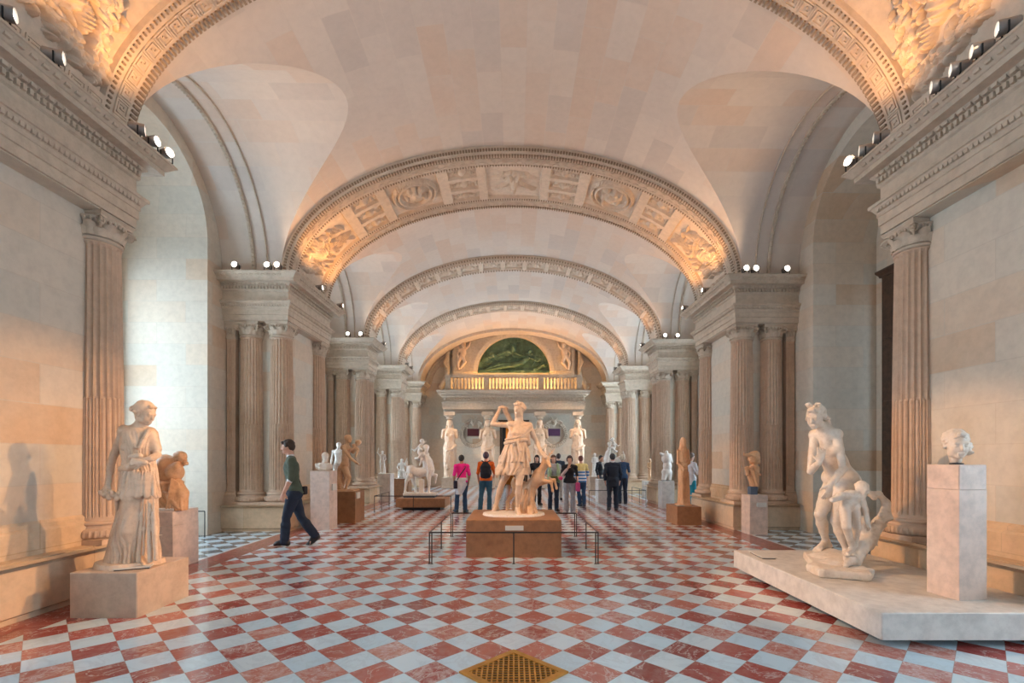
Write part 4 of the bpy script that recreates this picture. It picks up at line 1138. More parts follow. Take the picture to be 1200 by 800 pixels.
# ---- right foreground: goddess with child and dolphin ---------------------------------
t=thing('display_platform',(3.8,5.1,0),'long pale stone platform carrying the nude goddess and tall head pedestal','platform')
m=MB(); m.bevbox(2.97-3.8,4.60-3.8,3.82-5.1,6.40-5.1,.07,.29,.008); m.build('slab',M['ped_grey'],t)
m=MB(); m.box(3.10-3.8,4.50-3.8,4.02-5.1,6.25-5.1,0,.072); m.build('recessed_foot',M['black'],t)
placard(3.16,6.02,.29,.17,.42,-.1,'long grey information card on the far front corner of the right platform')
def goddess():
    Y=5.3; X0=3.70; Z0=.29; t=thing('statue',(X0,Y,Z0),'nude marble goddess covering herself, with a child and dolphin, right foreground','statue'); P=PX(Y,X0,Z0); s=1.20
    G=lambda a,b,d=0:P(a,b,d+.25)
    J=dict(head=G(956,487.5,-.10),face=(-.80,-.56,-.36),hup=(-.22,-.2,1),neck=G(967,505,.0),pelvis=G(985,562,.06),sha=G(955,510,.10),shb=G(980,509,-.08),hipa=G(975,572,.12),hipb=G(990,570,-.02))
    J.update(ela=G(950,552,-.02),wra=G(960,541,-.17),elb=G(988,549,-.16),wrb=G(973,568,-.22))
    J['hda']=((.25,.05,.95),(.3,.9,0),.3,1); J['hdb']=((-.25,-.0,-.9),(-.1,1,-.2),.35,-1)
    J.update(kna=G(961,602,.02),ana=G(968,634,.28),toea=G(956,646,.14),knb=G(980,610,-.02),anb=G(993,645,.02),toeb=G(985,657,-.14))
    B=Sdf(.0088,.022); nude(B,J,s,True); B.cap(G(976,540,.04),G(992,562,.06),.10,.12,k=.05); B.cap(G(967,497,-.02),G(968,507,.0),.06,.085,k=.04)
    B.mesh('body',M['marble_p'],t)
    B=Sdf(.0085,.015); c=J['head']; R=frame(J['face'],J['hup']); Q=lambda a,b,z:c+R@vv((a,b,z))*1.12
    B.ell(Q(0,-.024,.034),(.096,.106,.096),R,k=.02)
    for q in (-1,1):
        for i in range(6): B.ell(Q(q*(.015+.016*i),.074-.022*i,.082-.024*i),(.028,.026,.026),R,k=.01)
        B.chain([Q(q*.012,.03,.112),Q(q*.035,.03,.142),Q(q*.060,.03,.135),Q(q*.05,.03,.112)],[.014,.017,.017,.014],k=.006)
    B.ell(Q(0,-.115,-.01),(.065,.05,.05),R); B.chain([Q(-.03,-.12,-.04),Q(-.06,-.12,-.10),Q(-.07,-.10,-.17)],[.032,.024,.016]); B.wave(wavehair(.0048,80,3)); B.mesh('hair',M['marble_p'],t)
    # child
    B=Sdf(.0085,.02)
    c=P(1011,573,-.10); head(B,c,(.35,-.85,-.3),s=.66,fine=True); B.cap(P(1008,576,-.08),P(1003,580,-.06),.034,.045)
    B.ell(P(997,583,-.08),(.092,.07,.09),frame((-.3,-.9,0)),k=.04); B.ell(P(993,592,-.10),(.076,.07,.075),k=.04); B.cap(P(985,582,-.12),P(975,586,-.18),.038,.028); B.cap(P(1004,582,-.08),P(985,580,-.14),.044,.038)
    B.chain([P(1009,583,-.10),P(1014,598,-.12),P(1017,612,-.16)],[.038,.030,.022]); hand(B,P(1017,612,-.16),(.1,-.3,-1),(-1,0,0),.66,.5)
    B.chain([P(990,596,-.12),P(992,617,-.20),P(998,640,-.12)],[.060,.044,.028]); B.chain([P(1001,594,-.10),P(1004,618,-.14),P(1001,643,-.10)],[.060,.044,.028])
    foot(B,P(998,643,-.12),P(990,651,-.24),.75); foot(B,P(1001,645,-.10),P(998,656,-.24),.75)
    B.mesh('child',M['marble_p'],t)
    B=Sdf(.0085,.01); c=P(1011,573,-.10)+vv((0,.012,.02)); B.ell(c,(.066,.066,.062)); rs=random.Random(5)
    for i in range(26):
        a=rs.uniform(0,2*PI); e=rs.uniform(.2,1.4); B.ell(c+vv((.06*math.cos(a)*math.cos(e),.06*math.sin(a)*math.cos(e)+.01,.06*math.sin(e))),(.015,.015,.015),k=.006)
    B.mesh('child_hair',M['marble_p'],t)
    # dolphin
    B=Sdf(.0085,.03)
    B.chain([P(1000,658,-.16),P(1008,640,-.04),P(1018,628,.04),P(1030,613,.06),P(1038,600,.04),P(1038,588,.02),P(1030,579,.0),P(1017,577,.02)],[.075,.088,.088,.064,.046,.036,.030,.026],k=.03)
    B.chain([P(1036,598,.04),P(1042,590,-.02)],[.03,.012]); B.chain([P(1036,600,.02),P(1042,606,.0),P(1031,613,.0)],[.03,.03,.02]); B.cap(P(1022,630,.0),P(1028,639,-.04),.035,.010); B.cap(P(1012,607,.02),P(1018,640,.0),.03,.05); B.cap(P(1010,612,.02),P(1013,640,.05),.05,.05)
    B.cap(P(1017,577,.0),P(1012,570,-.02),.02,.035); B.cap(P(1017,577,.0),P(1024,583,-.03),.018,.03)
    B.ell(P(997,655,-.20),(.07,.075,.06),k=.03); B.cap(P(996,657,-.22),P(991,662,-.32),.045,.026)
    for q in (-1,1): B.ell(P(997+3*q,650,-.25),(.018,.018,.018),k=.008)
    for i in range(5): B.ell(P(1020+4*i,625-7*i,-.02+.01*i),(.03,.03,.03),k=.02)
    B.wave(lambda X,Y,Z:(.003*np.sin(X*60+Z*40)*np.sin(Z*70)).astype(np.float32)); B.mesh('dolphin',M['marble_p'],t)
    B=Sdf(.010,.03); a=math.atan2(.40,.9); Rb=np.array([[math.cos(a),math.sin(a),0],[-math.sin(a),math.cos(a),0],[0,0,1]])
    B.box((-.10,.02,.045),(.235,.52,.045),Rb,rd=.02); B.box((-.22,-.24,.045),(.27,.15,.05),rd=.02); B.ell((-.0,.20,.09),(.20,.25,.06)); B.ell((-.18,-.12,.09),(.14,.14,.06)); B.ell((.12,.40,.08),(.13,.16,.07))
    B.wave(lambda X,Y,Z:(.005*np.sin(X*40+Y*31)*np.sin(Z*50+X*22)).astype(np.float32)); B.mesh('statue_base',M['marble_p'],t)
goddess()
pedestal('pedestal',3.88,4.16,4.16,4.45,1.48,M['ped_pink'],'tall slim stone pillar pedestal with a seam near its top, on the right platform',z0=.29,seam=.97,rz=.12)
def bust_head():
    Y=4.3; X0=4.02; Z0=1.48; t=thing('sculpted_head',(X0,Y,Z0),'pale marble female head with wavy hair, mounted on the tall slim pillar','sculpture'); 
    B=Sdf(.006,.014); c=vv((.0,0,.185)); f=(-.35,-.9,-.12); head(B,c,f,s=1.12,ears=False); B.cap(c+vv((0,.02,-.08)),c+vv((.01,.02,-.14)),.05,.045); B.mesh('face',M['marble_p'],t)
    B=Sdf(.006,.012); R=frame(f); Q=lambda a,b,z:c+R@vv((a,b,z))*1.12
    B.ell(Q(0,-.03,.036),(.098,.105,.098),R)
    for q in (-1,1):
        for i in range(5): B.ell(Q(q*(.012+.0125*i),.072-.02*i,.085-.025*i),(.026,.024,.022),R,k=.008)
    B.ell(Q(-.085,-.06,-.02),(.045,.05,.045),R); B.ell(Q(-.10,-.04,-.07),(.03,.035,.03),R); B.ell(Q(0,-.13,-.02),(.045,.045,.045),R); B.wave(wavehair(.006,75,5)); B.mesh('hair',M['marble_p'],t)
    m=MB(); m.lathe([(.05,0),(.05,.012),(.014,.016),(.014,.06)],16); m.build('mount',M['metal'],t)
bust_head()
# ---- generic builders for the farther pieces -----------------------------------------
def standing_draped(Y,px,z0,H,mat,label,w=.22,veil=False,armless=False,group=None,n=18,ph=0,h=.013,rz=0):
    X0=(px-602)/555*Y; t=thing('statue',(X0,Y,z0),label,'statue',group,rz); s=H/1.72
    B=Sdf(h,.025); q=lambda z:z*s
    B.loft([(0,0,0,w*1.05*s,.17*s,.022*s),(.25*s,0,0,w*.95*s,.155*s,.018*s),(.62*s,0,0,.185*s,.14*s,.013*s),(.88*s,0,0,.18*s,.135*s,.010*s),(1.06*s,0,0,.145*s,.11*s,.008*s),(1.22*s,0,0,.165*s,.12*s,.006*s),(1.38*s,0,0,.17*s,.10*s,.003*s),(1.44*s,0,0,.10*s,.07*s,0)],n=n,ph=ph)
    B.cap((-.07*s,-.09*s,.80*s),(-.08*s,-.15*s,.45*s),.07*s,.06*s,k=.05); B.cap((-.08*s,-.15*s,.45*s),(-.06*s,-.09*s,.08*s),.055*s,.05*s,k=.05)
    for i in range(5): B.cap((.02*s+i*.035*s,-.12*s,.85*s),(.01*s+i*.045*s,-.16*s,.03*s),.012*s,.022*s,k=.02)
    if veil: B.loft([(1.1*s,0,.02,.20*s,.14*s,.012*s),(1.35*s,0,.02,.19*s,.125*s,.01*s),(1.5*s,0,.01,.12*s,.115*s,.008*s),(1.66*s,0,.01,.10*s,.11*s,.004*s),(1.72*s,0,.01,.05*s,.06*s,0)],n=12,ph=1.3)
    B.chain([(-.17*s,-.02*s,1.02*s),(-.02*s,-.13*s,.92*s),(.17*s,-.06*s,1.12*s)],[.035*s,.04*s,.035*s])
    B.mesh('drapery',mat,t)
    B=Sdf(h*.85,.018)
    if veil: head(B,(0,-.045*s,1.58*s),(-.2,-1,-.15),s=s*.95,ears=False)
    else: head(B,(0,-.01*s,1.60*s),(-.1,-1,-.08),s=s); B.ell((0,.015*s,1.64*s),(.088*s,.098*s,.085*s)); B.ell((0,.10*s,1.60*s),(.045*s,.045*s,.045*s))
    B.cap((0,0,1.54*s),(0,0,1.38*s),.048*s,.06*s)
    for sg in (-1,1):
        B.ell((.175*sg*s,0,1.36*s),(.06*s,)*3)
        if armless: B.cap((.175*sg*s,0,1.36*s),(.205*sg*s,-.02*s,1.17*s),.055*s,.045*s)
        else: B.chain([(.18*sg*s,0,1.36*s),(.22*sg*s,-.03*s,1.08*s),(.06*sg*s,-.17*s,1.02*s if sg>0 else .96*s)],[.05*s,.042*s,.03*s]); hand(B,(.06*sg*s,-.17*s,(1.02 if sg>0 else .96)*s),(-sg,-.1,.2),(0,1,0),s)
    B.mesh('body',mat,t)
    m=MB(); m.bevbox(-w*1.2*s,w*1.2*s,-.2*s,.2*s,0,.04*s,.01); m.build('statue_base',mat,t)
    return t
def nude_small(Y,px,z0,H,mat,label,pose=0,h=.012,rz=0,group=None):
    X0=(px-602)/555*Y; t=thing('statue',(X0,Y,z0),label,'statue',group,rz); s=H/1.78; v=lambda a,b,c:vv((a,b,c))*s
    J=dict(head=v(.02,-.02,1.66),face=(.3,-1,-.1),neck=v(0,0,1.48),pelvis=v(0,0,.98),sha=v(-.185,0,1.43),shb=v(.185,0,1.42),hipa=v(-.09,0,.92),hipb=v(.09,0,.94),kna=v(-.12,-.08,.50),ana=v(-.11,.06,.10),toea=v(-.14,-.12,.035),knb=v(.09,-.02,.51),anb=v(.08,.03,.10),toeb=v(.10,-.16,.035))
    if pose==0: J.update(ela=v(-.26,.02,1.15),wra=v(-.24,-.12,.92),elb=v(.30,-.03,1.18),wrb=v(.34,-.22,1.32),hda=((0,-.3,-1),(1,0,0),.4),hdb=((.1,-.5,.8),(-1,0,0),.4))
    if pose==1: J.update(ela=v(-.38,.0,1.62),wra=v(-.30,-.06,1.88),elb=v(.27,.02,1.15),wrb=v(.20,-.16,.95),hda=((.3,0,1),(0,-1,0),.3),hdb=((-.3,-.5,-.6),(-1,0,0),.4))
    B=Sdf(h,.022*s+.004); nude(B,J,s,False,fine=H>1); B.ell(v(.02,.01,1.70),(.09*s,.1*s,.085*s)); B.chain([v(.16,.08,.0),v(.15,.10,.45),v(.13,.08,.75)],[.09*s,.07*s,.06*s]); B.mesh('body',mat,t)
    m=MB(); m.bevbox(-.26*s,.26*s,-.24*s,.22*s,0,.045*s,.008); m.build('statue_base',mat,t); return t
# bust on tall pedestal, left
pedestal('pedestal',-4.30,-3.89,10.0,10.45,1.25,M['ped_pink'],'tall pinkish stone pedestal under the small bust, left of the nude satyr',plate=(-.12,.10,.83,.97,'right'))
def small_bust():
    Y=10.2; X0=(380-602)/555*Y; t=thing('bust',(X0,Y,1.25),'small marble bust of a curly-haired man on the tall pinkish pedestal','sculpture')
    B=Sdf(.008,.015); c=vv((.03,-.02,.285)); head(B,c,(.75,-.65,0),s=.85); B.cap(c-vv((0,0,.05)),(0,0,.14),.05,.06); B.loft([(0,0,0,.10,.08,.002),(.05,0,0,.17,.09,.004),(.12,0,0,.18,.09,.004),(.17,0,0,.12,.075,.002)],n=12); B.chain([(-.16,-.03,.13),(-.05,-.09,.06),(.06,-.08,.03)],[.03,.03,.02]); B.cap((-.14,-.02,.08),(-.05,-.07,.13),.04,.03); B.mesh('body',M['marble_p'],t)
    B=Sdf(.008,.01); R=frame((.75,-.65,0)); rs=random.Random(3); B.ell(c+vv((0,.0,.03)),(.075,.08,.07))
    for i in range(30):
        a=rs.uniform(0,2*PI); e=rs.uniform(.1,1.4); B.ell(c+vv((.068*math.cos(a)*math.cos(e),.075*math.sin(a)*math.cos(e),.025+.075*math.sin(e))),(.018,.018,.018),k=.006)
    for i in range(8): B.ell(c+R@vv((rs.uniform(-.04,.04),.035,-.085+rs.uniform(-.015,.01))),(.018,.02,.022),k=.012)
    B.mesh('hair',M['marble_p'],t)
small_bust()
# satyr
pedestal('pedestal',-4.14,-3.69,11.03,11.72,.737,M['ped_brown'],'low brown stone block under the nude satyr statue, left',plate=(-.30,-.08,.57,.71,'right'))
def satyr():
    Y=11.3; X0=(406-602)/555*Y; Z0=.737; t=thing('statue',(X0,Y,Z0),'nude male marble statue in profile facing right, holding up a small figure, left side','statue'); P=PX(Y,X0,Z0); s=.86
    J=dict(head=P(408.5,514,-.02),face=(.8,-.5,0),neck=P(406,521,0),pelvis=P(404,545),sha=P(402,524,-.13),shb=P(408,524,.11),hipa=P(404,549,-.07),hipb=P(405,549,.07),fwd=(1,-.1,0))
    J.update(ela=P(411,537,-.22),wra=P(417.5,542,-.30),elb=P(414,530,.08),wrb=P(418,522,-.02),hda=((.8,-.1,-.6),(0,.3,1),.4),hdb=((.2,-.2,.9),(-1,0,0),.3))
    J.update(kna=P(409.5,559,-.11),ana=P(405,573,-.06),toea=P(410,576.5,-.14),knb=P(405,560,.06),anb=P(400,573,.06),toeb=P(405,576,.02))
    B=Sdf(.010,.02); nude(B,J,s,False); B.ell(P(407.6,512.5,0),(.085,.09,.075)); B.mesh('body',M['marble_o'],t)
    B=Sdf(.010,.02); c=P(420,519,-.04); head(B,c,(-.7,-.6,0),s=.62); B.ell(c+vv((.0,0,.02)),(.07,.07,.06)); B.chain([P(415,522,-.02),P(419,527,-.03)],[.05,.045]); B.cap(P(416,524,-.05),P(410,527,-.08),.03,.03); B.cap(P(419,528,-.04),P(417,535,-.10),.03,.02); B.mesh('carried_figure',M['marble_o'],t)
    B=Sdf(.012,.03); B.chain([P(399,575,.05),P(398,560,.06),P(399,548,.05)],[.09,.075,.06]); B.wave(wavehair(.006,30)); B.mesh('tree_stump',M['marble_o'],t)
    m=MB(); m.bevbox(-.24,.24,-.22,.22,0,.035,.01); m.build('statue_base',M['marble_o'],t)
satyr()
nude_small(13.9,396.5,.62,1.35,M['marble_w'],'white marble figure glimpsed between the bust and the satyr, left',0)
pedestal('pedestal',-5.35,-4.9,13.65,14.15,.62,M['ped_grey'],'pale block behind the satyr, between the second and third piers on the left')
# centaur
pedestal('pedestal',-3.40,-1.98,13.65,14.75,.345,M['ped_brown'],'wide low brown slab under the centaur group, with a recessed foot',foot=(.16,.09))
def centaur(Y,px,z0,label,mat,flip=1,sc=1.0):
    X0=(px-602)/555*Y; t=thing('statue',(X0,Y,z0),label,'statue'); 
    def v(a,b,c): return vv((a*flip,b,c))*sc
    k=14.2/555; q=lambda x,y,d=0: v((x-493)*k,d,(584-y)*k+.0)
    B=Sdf(.0125*sc+.001,.03)
    B.chain([q(482.5,556),q(491,558),q(501,556)],[.145*sc,.135*sc,.15*sc],k=.05); B.ell(q(482,555),(.15*sc,.14*sc,.16*sc))
    for d,(a,b,c_,e) in ((-.09,((481,562),(477,567),(476,576),(475.5,580))),(.09,((483,562),(484,569),(486,574),(486.5,580)))):
        B.chain([q(*a,d),q(*b,d),q(*c_,d),q(*e,d)],[.10*sc,.05*sc,.032*sc,.035*sc],k=.02); B.ell(q(e[0]+.4,e[1]+.6,d),(.045*sc,.035*sc,.03*sc))
    B.chain([q(503,562,-.08),q(503.5,571,-.08),q(503,580,-.08)],[.08*sc,.04*sc,.034*sc]); B.ell(q(503.4,581,-.08),(.045*sc,.035*sc,.03*sc))
    B.chain([q(504,560,.08),q(510.5,561,.08),q(509.5,569,.08)],[.07*sc,.042*sc,.03*sc]); B.ell(q(509,570,.08),(.036*sc,.035*sc,.036*sc))
    B.chain([q(501,556,0),q(500,545,0),q(498,538,0)],[.13*sc,.11*sc,.115*sc],k=.04); B.cap(q(496,536,-.14),q(500,536,.14),.055*sc)
    head(B,q(499.5,529.5,-.02),(flip*.4,-.9,.1),s=.95*sc); B.ell(q(499,528,.02),(.10*sc,.09*sc,.085*sc)); B.ell(q(500,533.5,-.07),(.05*sc,.045*sc,.06*sc))
    B.chain([q(496,536,-.15),q(491,541,-.16),q(487,541,-.05)],[.045*sc,.036*sc,.028*sc]); B.chain([q(500,537,.14),q(491,543,.14),q(487,542,.0)],[.045*sc,.036*sc,.028*sc])
    B.chain([q(479,553),q(475.5,548),q(477,541)],[.035*sc,.035*sc,.016*sc]); B.mesh('centaur',mat,t)
    B=Sdf(.0125*sc+.001,.025)
    B.loft([(.58*sc,.27*flip*sc,.0,.11*sc,.17*sc,.014*sc),(.75*sc,.29*flip*sc,.0,.13*sc,.19*sc,.014*sc),(1.05*sc,.22*flip*sc,.0,.12*sc,.18*sc,.010*sc),(1.2*sc,.17*flip*sc,0,.07*sc,.13*sc,.006*sc)],n=14,ph=.7); B.mesh('cloak',mat,t)
    B=Sdf(.0115*sc+.001,.02); c=q(494.5,521.5,.0); head(B,c,(flip*.7,-.7,0),s=.68*sc); B.ell(c+vv((0,.01,.02)),(.07*sc,.07*sc,.06*sc)); B.chain([q(493,526),q(492,534)],[.06*sc,.075*sc]); B.cap(q(491,527,-.04),q(496,531,-.12),.03*sc,.022*sc); B.cap(q(493,526,.05),q(499,521,.0),.03*sc,.02*sc)
    B.chain([q(492,536,-.06),q(496,543,-.16),q(493,549,-.15)],[.045*sc,.036*sc,.024*sc]); B.chain([q(491,527,.05),q(485,532,.12),q(481,530,.15)],[.035*sc,.03*sc,.012*sc]); 
    B.mesh('rider',mat,t)
    B=Sdf(.0125*sc+.001,.02); B.box(q(494,572)*vv((1,1,0))+vv((0,0,.25*sc)),(.075*sc,.075*sc,.22*sc)); B.mesh('support',mat,t)
    m=MB(); m.bevbox(-.48*sc,.48*sc,-.24*sc,.24*sc,0,.07*sc,.01); m.build('statue_base',M['marble_w'],t)
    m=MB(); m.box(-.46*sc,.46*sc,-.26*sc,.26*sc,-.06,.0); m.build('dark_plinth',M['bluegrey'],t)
    return t
centaur(14.2,493,.405,'white marble centaur carrying a small rider, on the wide low slab',M['marble_w'])
# far right group
pedestal('pedestal',2.86,3.86,16.0,16.6,.78,M['ped_grey'],'pale stone pedestal partly hidden by the man in the dark suit')
centaur(16.3,719,.86,'white marble group with raised figures behind the suited man, right of the nave',M['marble_w'],-1,.8)
# small ones on the left beyond the third pier
pedestal('pedestal',-4.72,-4.27,16.4,16.9,.96,M['ped_grey'],'grey pedestal under the slender white statuette near the third pier on the left')
nude_small(16.6,448,.96,.80,M['marble_w'],'slender white statuette on a grey pedestal near the third left pier',1,h=.011)
pedestal('pedestal',-4.62,-3.98,17.9,18.5,.72,M['ped_brown'],'low dark block under the small seated white figure, behind the centaur')
def seated_small(Y,px,z0,label,mat,s=.6):
    X0=(px-602)/555*Y; t=thing('statue',(X0,Y,z0),label,'statue'); v=lambda a,b,c:vv((a,b,c))*s
    J=dict(head=v(.0,-.04,1.22),face=(.3,-1,-.1),neck=v(0,0,1.06),pelvis=v(0,.05,.56),sha=v(-.185,0,1.0),shb=v(.185,0,1.0),hipa=v(-.09,.03,.52),hipb=v(.09,.03,.52),kna=v(-.13,-.40,.50),ana=v(-.12,-.38,.10),toea=v(-.12,-.58,.03),knb=v(.13,-.40,.52),anb=v(.14,-.30,.10),toeb=v(.14,-.5,.03),ela=v(-.30,-.05,.78),wra=v(-.18,-.28,.66),elb=v(.34,-.02,.86),wrb=v(.40,-.1,1.12),hda=((.2,-1,-.3),(0,0,-1),.4),hdb=((0,-.2,1),(-1,0,0),.4))
    B=Sdf(.011,.02); nude(B,J,s,False,fine=False); B.ell(v(0,0,1.26),(.09*s,.1*s,.085*s)); B.mesh('body',mat,t)
    B=Sdf(.011,.02); B.box(v(0,.08,.22),v(.24,.26,.24)); B.box(v(0,-.1,.02),v(.28,.5,.03)); B.loft([(.1*s,0,-.1*s,.22*s,.25*s,.02*s),(.55*s,0,-.08*s,.2*s,.24*s,.01*s)],n=12); B.mesh('rock_seat',mat,t)
seated_small(18.1,471,.72,'small seated white figure on the low dark block behind the centaur',M['marble_w'],.56)
# torso of ochre stone, right
pedestal('pedestal',4.69,5.05,9.41,9.76,.787,M['ped_pink'],'square brown pedestal with a white label plate, under the orange torso at right',seam=.66,plate=(-.05,.14,.55,.64,'front'))
def orange_torso():
    Y=9.6; X0=(882-602)/555*Y; Z0=.787; t=thing('statue',(X0,Y,Z0),'orange weathered stone torso with an arm stump, on a dark mount','sculpture'); P=PX(Y,X0+.02,Z0)
    B=Sdf(.008,.02); B.ell(P(884.5,537,0),(.11,.09,.13)); B.ell(P(885,549,0),(.085,.075,.11)); B.cap(P(888,533),P(887,531),.055); B.cap(P(881,533,-.02),P(873.5,532.5,-.05),.045,.022); B.ell(P(884,531.5,0),(.08,.06,.05)); B.cap(P(889,532),P(890,542),.04,.035)
    B.wave(wavehair(.005,35,1)); B.mesh('body',M['marble_r'],t)
    B=Sdf(.008,.015); B.loft([(P(0,570)[2],.04,0,.075,.06,.012),(P(0,560)[2],.02,0,.10,.08,.016),(P(0,548)[2],.01,0,.13,.10,.014),(P(0,546)[2],.01,0,.11,.09,.01)],n=14,ph=.6,slant=2); B.cap(P(875,549,-.04),P(892,556,-.07),.026,.024); B.cap(P(876,548,-.03),P(877,556,-.06),.035,.03); B.cap(P(885,553,-.09),P(889,569,-.07),.025,.02); B.mesh('drapery',M['marble_r'],t)
    m=MB(); m.box(-.07,.07,-.06,.06,.0,.16); m.build('mount',M['bluegrey'],t)
orange_torso()
# tall veiled figure
pedestal('pedestal',3.69,4.24,10.69,11.47,.42,M['ped_brown'],'low orange-brown block under the tall narrow veiled statue at right')
standing_draped(11.05,800.5,.42,1.58,M['marble_r'],'tall narrow veiled statue of russet stone on the low orange block at right',w=.20,veil=True,n=16,h=.010).scale=(.66,.85,1)
placard(3.80,10.80,.42,.16,.10,0,'small card at the foot of the tall veiled statue')
pedestal('pedestal',4.45,4.82,14.2,14.6,.82,M['ped_grey'],'white rectangular pedestal under the bright headless torso, right')
def white_torso():
    Y=14.4; X0=(781-602)/555*Y; Z0=.82; t=thing('statue',(X0,Y,Z0),'bright white headless marble torso bending left, on a white pedestal at right','sculpture'); P=PX(Y,X0,Z0)
    B=Sdf(.010,.03); B.ell(P(781,537),(.15,.12,.17)); B.ell(P(782,546),(.13,.11,.16)); B.ell(P(781.5,553),(.16,.12,.13)); B.cap(P(777,533),P(774,531,-.05),.055,.035); B.cap(P(785,533),P(787,541),.05,.04); B.cap(P(779,556,-.02),P(778,561,-.02),.08,.07); B.cap(P(784,556),P(784,562),.08,.06); B.cap(P(781,533),P(781,529.5),.055,.05); B.mesh('body',M['marble_w'],t)
    m=MB(); m.lathe([(.015,0),(.015,.14)],8,(-.08,0,0)); m.lathe([(.015,0),(.015,.14)],8,(.07,0,0)); m.box(-.15,.15,-.08,.08,0,.015); m.build('mount',M['metal'],t)
white_torso()
standing_draped(18.3,762,.62,.85,M['marble_o'],'small tan figure beside the base of the third pier on the right',w=.2,h=.011)
pedestal('pedestal',5.02,5.5,18.05,18.55,.62,M['ped_grey'],'low pedestal of the small tan figure beyond the third right pier')
standing_draped(19.2,697,.75,.95,M['marble_w'],'small pale statue in front of the end wall, right of the last caryatid',w=.2,h=.012)
pedestal('pedestal',3.05,3.55,18.95,19.45,.75,M['ped_cream'],'cream pedestal of the small pale statue near the end wall, right')

# ---- floor grate, railings ------------------------------------------------------------
D=.3935
t=thing('floor_grate',(0,3.79-D,0),'diamond-shaped brass ventilation grate set in the floor in the foreground','grate'); Rz=Matrix.Rotation(PI/4,4,'Z'); a=D/math.sqrt(2)
m=MB(); fw=.05
for q in ((-a,a,-a,-a+fw),(-a,a,a-fw,a),(-a,-a+fw,-a+fw,a-fw),(a-fw,a,-a+fw,a-fw)): m.box(*q,.0,.012,Rz)
m.build('frame',M['brass'],t)
m=MB(); n=17; st=(2*(D-.07))/n
for i in range(-n//2-1,n//2+2):      # lattice of bars square to the room, clipped to the diamond
    x=i*st; L_=D-.072-abs(x)
    if L_>.01: m.box(x-.006,x+.006,-L_,L_,.001,.009); m.box(-L_,L_,x-.005,x+.005,.002,.008)
m.build('lattice',M['brass'],t)
m=MB(); m.box(-a+fw,a-fw,-a+fw,a-fw,.0005,.002,Rz); m.build('shaft_dark_sheet',M['black'],t)  # black sheet on the floor, painted in for the dark below the lattice
def rail(name,pts,posts,h,label,closed=False,double=True):
    t=thing(name,(pts[0][0],pts[0][1],0),label,'railing'); o=Vector((pts[0][0],pts[0][1],0))
    m=MB(); P=[Vector((x,y,h))-o for x,y in pts]
    for a,b in zip(P,P[1:]+(P[:1] if closed else [])): m.tube([a,b],.010,6)
    m.build('top_rail',M['metal'],t)
    for (x,y) in posts:
        m=MB(); m.tube([Vector((x,y,0))-o,Vector((x,y,h))-o],.009,6); m.lathe([(.022,0),(.022,.006)],10,(x-o.x,y-o.y,0)); m.build('post',M['metal'],t)
W=1.22; y0,y1=6.85,9.2; e=.035
ps=[(-W,y0),(W,y0),(-W,y1),(W,y1),(-W+e,y0),(W-e,y0),(-W+e,y1),(W-e,y1),(0,y0),(-W,7.98),(W,7.98),(0,y1)]
rail('railing',[(-W,y0),(W,y0),(W,y1),(-W,y1)],ps,.455,'thin black metal railing standing around the central huntress statue',True)
rail('railing',[(-3.88,14.75),(-3.88,13.2),(-1.75,13.2),(-1.75,14.75)],[(-3.88,13.2),(-3.88,13.9),(-3.88,14.75),(-2.8,13.2),(-1.75,13.2),(-1.75,14.75)],.455,'thin black metal railing around the centaur group, left of the nave')
rail('railing',[(2.45,15.4),(4.3,15.4),(4.3,17.2)],[(2.45,15.4),(3.6,15.4),(4.3,15.4),(4.3,16.2),(4.3,17.2)],.455,'thin dark railing behind the suited man, right of the nave')
rail('railing',[(-7.1,9.12),(-5.95,9.12)],[(-5.95,9.12),(-6.55,9.12)],.50,'short dark railing in the left window bay behind the crouching torso')
CUT0=False
# ------------------------------------------------------------------ end wall and singers' tribune
w=MB()
YW=25.2
w.box(-8,-.36,YW,YW+.3,0,8.6) if 0 else None
# wall around the doorway, pierced by the lunette
dx=.62; dz=3.3
w.box(-8,-dx,YW,YW+.35,0,dz); w.box(dx,8,YW,YW+.35,0,dz); w.box(-8,8,YW,YW+.35,dz,8.6)
tag(w.build('wall_back',M['wall']),kind='structure')
# moulded wall arch under the vault
tn=globals().get("tn",0)+1; E=Ell(4.5,2.45,ZC); b=MB(); prof=[(0,0),(.0,.10),(.05,.13),(.12,.13),(.16,.08),(.30,.06),(.34,0)]
for i in range(60):
    a0,a1=E.L*i/60,E.L*(i+1)/60
    for (o1,e1),(o2,e2) in zip(prof[:-1],prof[1:]):
        P=[]
        for (s_,o,e) in ((a0,o1,e1),(a1,o1,e1),(a1,o2,e2),(a0,o2,e2)):
            x,z=E.at(s_,o-.2); P.append((x,YW-e,z))
        b.add(P,[(0,1,2,3)])
tag(b.build('trim_%d'%tn,M['trim'],smooth=True,ang=30),kind='structure')
# doorway behind the caryatids
door=thing('door_1',(0,YW,0),kind='structure')
m=MB()
for s in (-1,1): m.box(s*.62-.12 if s<0 else .62,s*.62 if s<0 else .74,-.06,.0,0,3.40)
m.box(-.75,.75,-.07,0,3.3,3.43); m.box(-.82,.82,-.10,0,3.42,3.5); m.build('door_frame',M['wood_dark'],door)
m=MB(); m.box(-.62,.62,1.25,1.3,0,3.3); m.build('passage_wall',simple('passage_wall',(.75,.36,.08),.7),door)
m=MB(); m.box(-.68,-.62,.35,1.3,0,3.3); m.box(.62,.68,.35,1.3,0,3.3); m.box(-.7,.7,.35,1.3,3.3,3.36); m.build('passage_side',M['wood_dark'],door)
m=MB(); m.box(.02,.60,.10,.15,.02,3.25); m.build('door_leaf',M['black'],door)
m=MB(); m.box(-.62,-.42,.10,.15,.02,3.25); m.build('door_leaf',M['black'],door)
